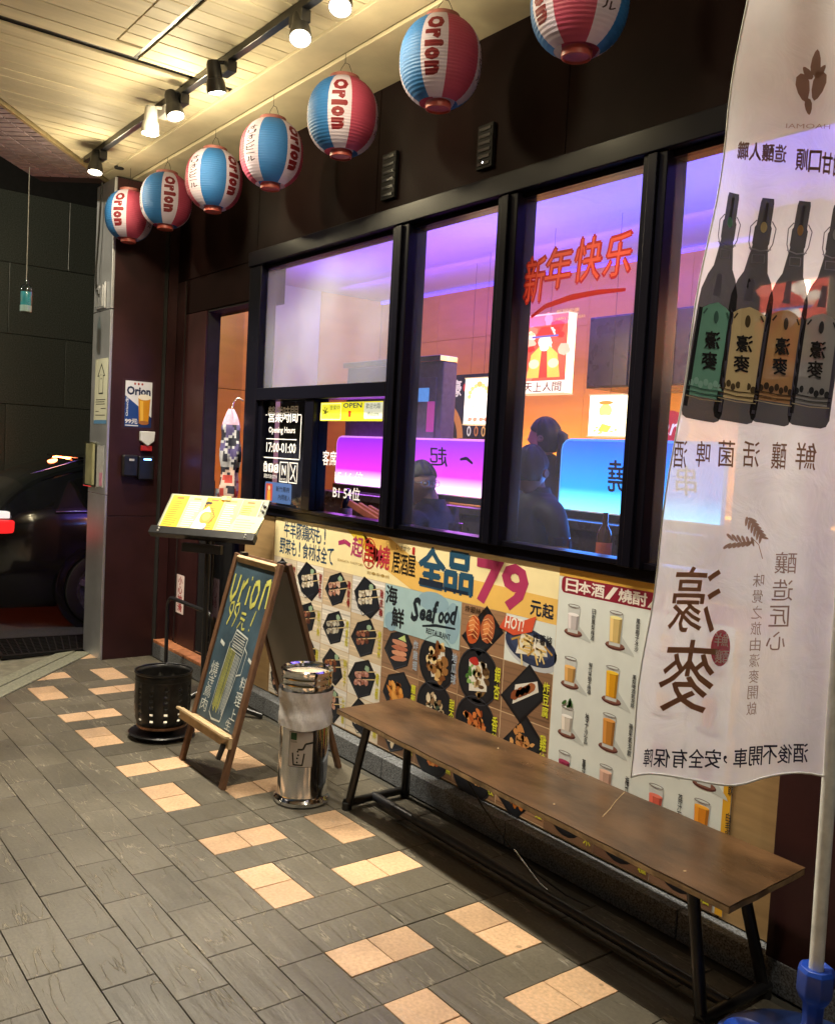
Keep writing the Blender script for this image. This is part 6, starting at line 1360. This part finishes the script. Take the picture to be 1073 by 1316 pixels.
person(541, 622, 2.95, R(-8), pj, 'stooping guest with glasses in a grey jumper behind the second pane', 'short', True, .98, R(15), .04)

# ------------------------------------------------------------------ door opening and what hangs in it
dr_ = empty('sliding_door', (-5.9, 2.7, .12), 'half open black framed glass door beside the menu stand', 'door')
DYY = 2.66
for a, b, z0, z1 in ((-6.03, -5.95, .12, 2.5), (-5.95, -5.42, .12, .2), (-5.95, -5.42, 1.02, 1.06), (-5.44, -5.40, .12, 1.06)): MB().box(a, b, DYY - .02, DYY + .02, z0, z1).build('door_frame', M['frame'], dr_, bevel=.003)
MB().box(-5.95, -5.44, DYY - .004, DYY + .004, .2, 1.02).build('lower_pane', M['black'], dr_)
MB().box(-5.95, -5.44, DYY - .004, DYY + .004, 1.06, 2.5).build('glass_pane', M['glass'], dr_)
MB().box(-5.93, -5.905, DYY - .06, DYY - .035, 1.08, 1.4).build('handle', mat('grey_handle', (.1, .1, .14), .3), dr_, bevel=.004)
P = Print(60); P.rect(-5.60, 1.40, -5.51, 1.475, 'b03a34', 0); P.frame(-5.595, 1.405, -5.555, 1.47, .005, 'e8d8d0', 1); P.vtext('火', -5.545, 1.41, -5.515, 1.465, '301010', 1)
P.build('red_sticker', lambda a, b, d: (a - .35, DYY - .03 - d, b), M['paper'], dr_)
P = Print(61); P.poly([(-5.40, .98), (-5.22, .98), (-5.20, 1.2), (-5.38, 1.21)], 'd8dce6', 0); P.poly([(-5.46, 1.0), (-5.4, .98), (-5.38, 1.25), (-5.46, 1.33)], '203a60', 0)
P.text('お酒', -5.36, 1.12, -5.25, 1.19, '2a5aa0', 1, .01); P.text('好', -5.34, 1.02, -5.26, 1.1, '3a3a4a', 1, .01); P.ell(-5.33, 1.165, .012, .012, 'c06030', 2)
P.build('flyer', lambda a, b, d: (a - .33, DYY - .03 - d, b), M['paper'], dr_)
P = Print(62); P.rrect(-5.40, .335, -5.27, .60, .006, '58484e', 0); P.vtext('小心地', -5.37, .40, -5.30, .59, '401820', 1, .02)
P.build('slip_notice', lambda a, b, d: (a - .36, DYY - .0065 - d, b), M['paper'], dr_)
MB().box(-6.1, -4.99, 2.602, 2.70, 2.37, 2.62).build('door_head', M['brownp'], dr_)
# bundled printed cloth on a hook at the right jamb
hc = empty('hanging_cloth', (-5.13, 2.47, 1.7), 'rolled cloth with purple, black and white pattern hung by the door', 'cloth')
rh = random.Random(4)
cols = [(.55, .35, .5), (.10, .08, .22), (.5, .5, .55), (.02, .02, .04), (.6, .5, .45), (.5, .06, .05), (.6, .45, .4)]
ms_ = [mat('cloth_tone_%d' % i, c_, .7, var=.3, scale=20, bump=.002) for i, c_ in enumerate(cols)]
mb = MB(); nn, kk = 28, 44
vs = []
for j in range(kk + 1):
    t = j / kk; z = 1.72 - .70 * t; r = .02 + .052 * min(1, t * 6) * (1 - .25 * t) + .006 * math.sin(t * 20)
    for i in range(nn):
        a = 2 * math.pi * i / nn; q = r * (1 + .22 * math.sin(a * 5 + t * 3) + .1 * math.sin(a * 9 - t * 6)); vs.append((-5.11 + q * math.cos(a) + .012 * math.sin(t * 5), 2.44 + q * .7 * math.sin(a), z))
o0 = len(mb.v); mb.v += vs
for j in range(kk):
    t = j / kk
    for i in range(nn):
        mb.f.append(tuple(o0 + q for q in (j * nn + i, j * nn + (i + 1) % nn, (j + 1) * nn + (i + 1) % nn, (j + 1) * nn + i)))
        n_ = math.sin(i * .7 + j * .5) + math.sin(i * .33 - j * .9 + 1) + rh.uniform(-.3, .3)
        mb.m.append(0 if t < .12 else (1 if n_ > .3 and t < .42 else (3 if n_ < -.4 and t < .55 else (2 if t < .5 else (3 if n_ > .9 else (5 if (n_ < -.6) else 6))))))
mb.build('cloth', ms_, hc, smooth=70); MB().tube([(-5.11, 2.44, 1.70), (-5.11, 2.45, 1.76), (-5.09, 2.47, 1.79), (-5.07, 2.497, 1.77)], .004, 8).build('hook', M['steel'], hc, smooth=60)

slp = empty('added_street_lamp', (-8.4, -4.2, -.12), 'added unseen street lamp on a grey pole that lights the side street', 'street lamp')  # unseen lamp added to brighten the stone building, kerb and car
MB().tube([(-8.4, -4.2, -.12), (-8.4, -4.2, 4.6), (-8.5, -4.0, 4.95), (-8.6, -3.5, 5.05)], .05, 12).build('pole', M['steel'], slp, smooth=50)
MB().box(-8.7, -8.5, -3.6, -3.1, 5.0, 5.09).build('lamp_head', M['blackm'], slp, bevel=.02)
MB().box(-8.68, -8.52, -3.55, -3.15, 4.98, 5.0).build('diffuser', mat('street_lens', (1, .9, .7), emit=(1, .86, .62), estr=20), slp)
lamp('far_wall_fill', 'SPOT', (-8.6, -3.35, 4.95), 560, (1, .88, .62), slp, (-.12, .8, -.6), .12, 84, .5)
# ------------------------------------------------------------------ street beyond: stone faced building and a parked car
fw = tag(MB().box(-11.2, -10.52, -8, 14, -.2, 8.5).build('stone_building', M['dark']), 'tall building faced with polished dark granite slabs across the side street', 'building')
for r_ in range(6):
    z0 = -.42 + r_ * .745; y = -1.2 + (r_ % 2) * .6
    while y < 6.6: MB().box(-10.52, -10.50, y + .003, y + 1.2 - .003, z0 + .003, z0 + .742).build('stone_slab', M['stonewall'], fw, bevel=.002, seg=1); y += 1.2
wst = mat('dusty_alloy', (.22, .23, .24), .45, metal=.7, var=.3)
car = empty('parked_car', (-8.75, 3.55, -.12), 'dark car with lit red brake lights parked behind the steel pillar', 'car')
paint = mat('black_car_paint', (.008, .008, .01), .18, var=.1, coat=.8, rvar=.04); cg = mat('car_glass', (.01, .012, .013), .06, rvar=.02)
# cross-sections along the car: y, half width at sill / belt / roof edge, heights of belt and roof
CY = .28
sec = [(1.42, .62, .70, .50, .84, .88), (1.5, .76, .84, .62, .92, 1.02), (1.72, .82, .90, .66, .98, 1.23), (2.1, .84, .92, .62, 1.0, 1.40), (2.5, .84, .93, .60, 1.0, 1.47), (3.05, .84, .93, .58, 1.0, 1.50), (3.7, .84, .93, .59, .98, 1.49), (4.3, .84, .92, .58, .95, 1.38), (4.9, .84, .91, .66, .92, 1.02), (5.5, .82, .88, .66, .84, .90), (5.85, .70, .74, .52, .70, .74)]
cx = -8.84; mb = MB(); rows = []
for (y, a, b, r, zb, zr) in sec:
    y += CY; half = [(a * .92, .16), (a, .24), (b, .5), (b, zb - .08), (b - .03, zb), ((b + r) / 2 - .02, (zb + zr) / 2 + .01), (r, zr - .03), (r * .6, zr), (0, zr + .012)]
    row = [(cx + q, y, z - .12) for q, z in half] + [(cx - q, y, z - .12) for q, z in half[::-1][1:]]; rows.append(row)
nr = len(rows[0]); vs = [v for row in rows for v in row]; fs = []; mi = []
for i in range(len(rows) - 1):
    for k in range(nr - 1):
        fs.append((i * nr + k, i * nr + k + 1, (i + 1) * nr + k + 1, (i + 1) * nr + k))
        side = k in (4, 5) or k in (nr - 6, nr - 7); glass = (side and 2 <= i <= 7) or (i in (2, 3, 7) and 6 <= k <= nr - 8)
        mi.append(1 if glass else 0)
fs.append(tuple(range(nr))); mi.append(0); fs.append(tuple((len(rows) - 1) * nr + k for k in range(nr))); mi.append(0)
mb.v = vs; mb.f = fs; mb.m = mi
o = mb.build('body', [paint, cg], car, smooth=40)
m_ = o.modifiers.new('sub', 'SUBSURF'); m_.levels = m_.render_levels = 2
for y_ in (2.36 + CY, 5.0 + CY):
    for sx in (1, -1):
        wx = cx + sx * .925; wh = empty('wheel', (wx, y_, .20)); wh.parent = car; wh.location = Vector((wx, y_, .20)) - car.location; wh.matrix_world = Matrix.Translation((wx, y_, .20))
        MB().lathe([(.20, -.1), (.29, -.1), (.318, -.08), (.322, 0), (.318, .02), (.29, .03), (.235, .03), (.23, .0)], (wx, y_, .20), 40, ax=(sx, 0, 0)).build('tyre', M['rubber'], wh, smooth=50)
        MB().lathe([(.0, -.03), (.2, -.03), (.235, .02), (.228, .028), (.205, .012), (.19, -.02)], (wx, y_, .20), 40, ax=(sx, 0, 0)).build('rim', wst, wh, smooth=50)
        for k in range(5):
            a = R(72 * k + 18); MB().bar((wx + sx * .02, y_, .20), (wx + sx * .012, y_ + .215 * math.cos(a), .20 + .215 * math.sin(a)), .055, .018, (1, 0, 0)).build('spoke', wst, wh, bevel=.004)
        MB().lathe([(.33, -.07), (.40, -.07), (.40, .004), (.35, .008), (.33, .004)], (wx - sx * .01, y_, .21), 36, ax=(sx, 0, 0)).build('arch', paint, wh, smooth=50)
MB().tube([(cx + .90, 1.95 + CY, .865), (cx + .935, 2.6 + CY, .885), (cx + .935, 4.2 + CY, .86), (cx + .9, 5.0 + CY, .8)], .008, 8).build('belt_reflection_strip', M['chrome'], car, smooth=60)  # bright strip stands in for a light streak reflected in the paint
MB().tube([(cx + .66, 1.8 + CY, 1.17), (cx + .64, 2.2 + CY, 1.3), (cx + .62, 3.0 + CY, 1.39), (cx + .62, 4.0 + CY, 1.35)], .007, 8).build('roof_reflection_strip', M['chrome'], car, smooth=60)  # likewise a stand-in for the reflection along the roof edge
rl = mat('tail_lamp', (.5, .01, .01), .2, emit=(1, .02, .02), estr=.5); orl = mat('brake_lamp', (.6, .05, .01), .2, emit=(1, .16, .04), estr=26)
for sx in (1, -1): MB().box(cx + sx * .56, cx + sx * .87, 1.46 + CY, 1.64 + CY, .68, .79).build('tail_lamp', rl, car, bevel=.02); MB().box(cx + sx * .55, cx + sx * .86, 1.455 + CY, 1.60 + CY, .805, .86).build('reversing_lamp', mat('pale_lamp', (.8, .8, .75), .2, emit=(1, .95, .9), estr=.35), car, bevel=.008)
q0 = onx(85, 590, cx + .1)
MB().box(cx - .24, cx + .24, q0.y - .03, q0.y, q0.z - .02, q0.z + .015).build('high_brake_lamp', orl, car, bevel=.006)
MB().box(cx - .5, cx + .5, q0.y - .015, q0.y + .35, q0.z + .013, q0.z + .035).build('roof_spoiler', paint, car, bevel=.01)
MB().box(cx - .27, cx + .27, 1.405 + CY, 1.425 + CY, .48, .62).build('number_plate', M['white'], car, bevel=.004); MB().box(cx - .75, cx + .75, 1.38 + CY, 1.5 + CY, .16, .36).build('bumper', M['black'], car, bevel=.03)
lamp('tail_glow', 'POINT', (cx + .7, 1.35 + CY, .7), .35, (1, .03, .03), car, None, .08); lamp('brake_glow', 'POINT', (cx, q0.y - .1, q0.z), 1.5, (1, .15, .05), car, None, .05)
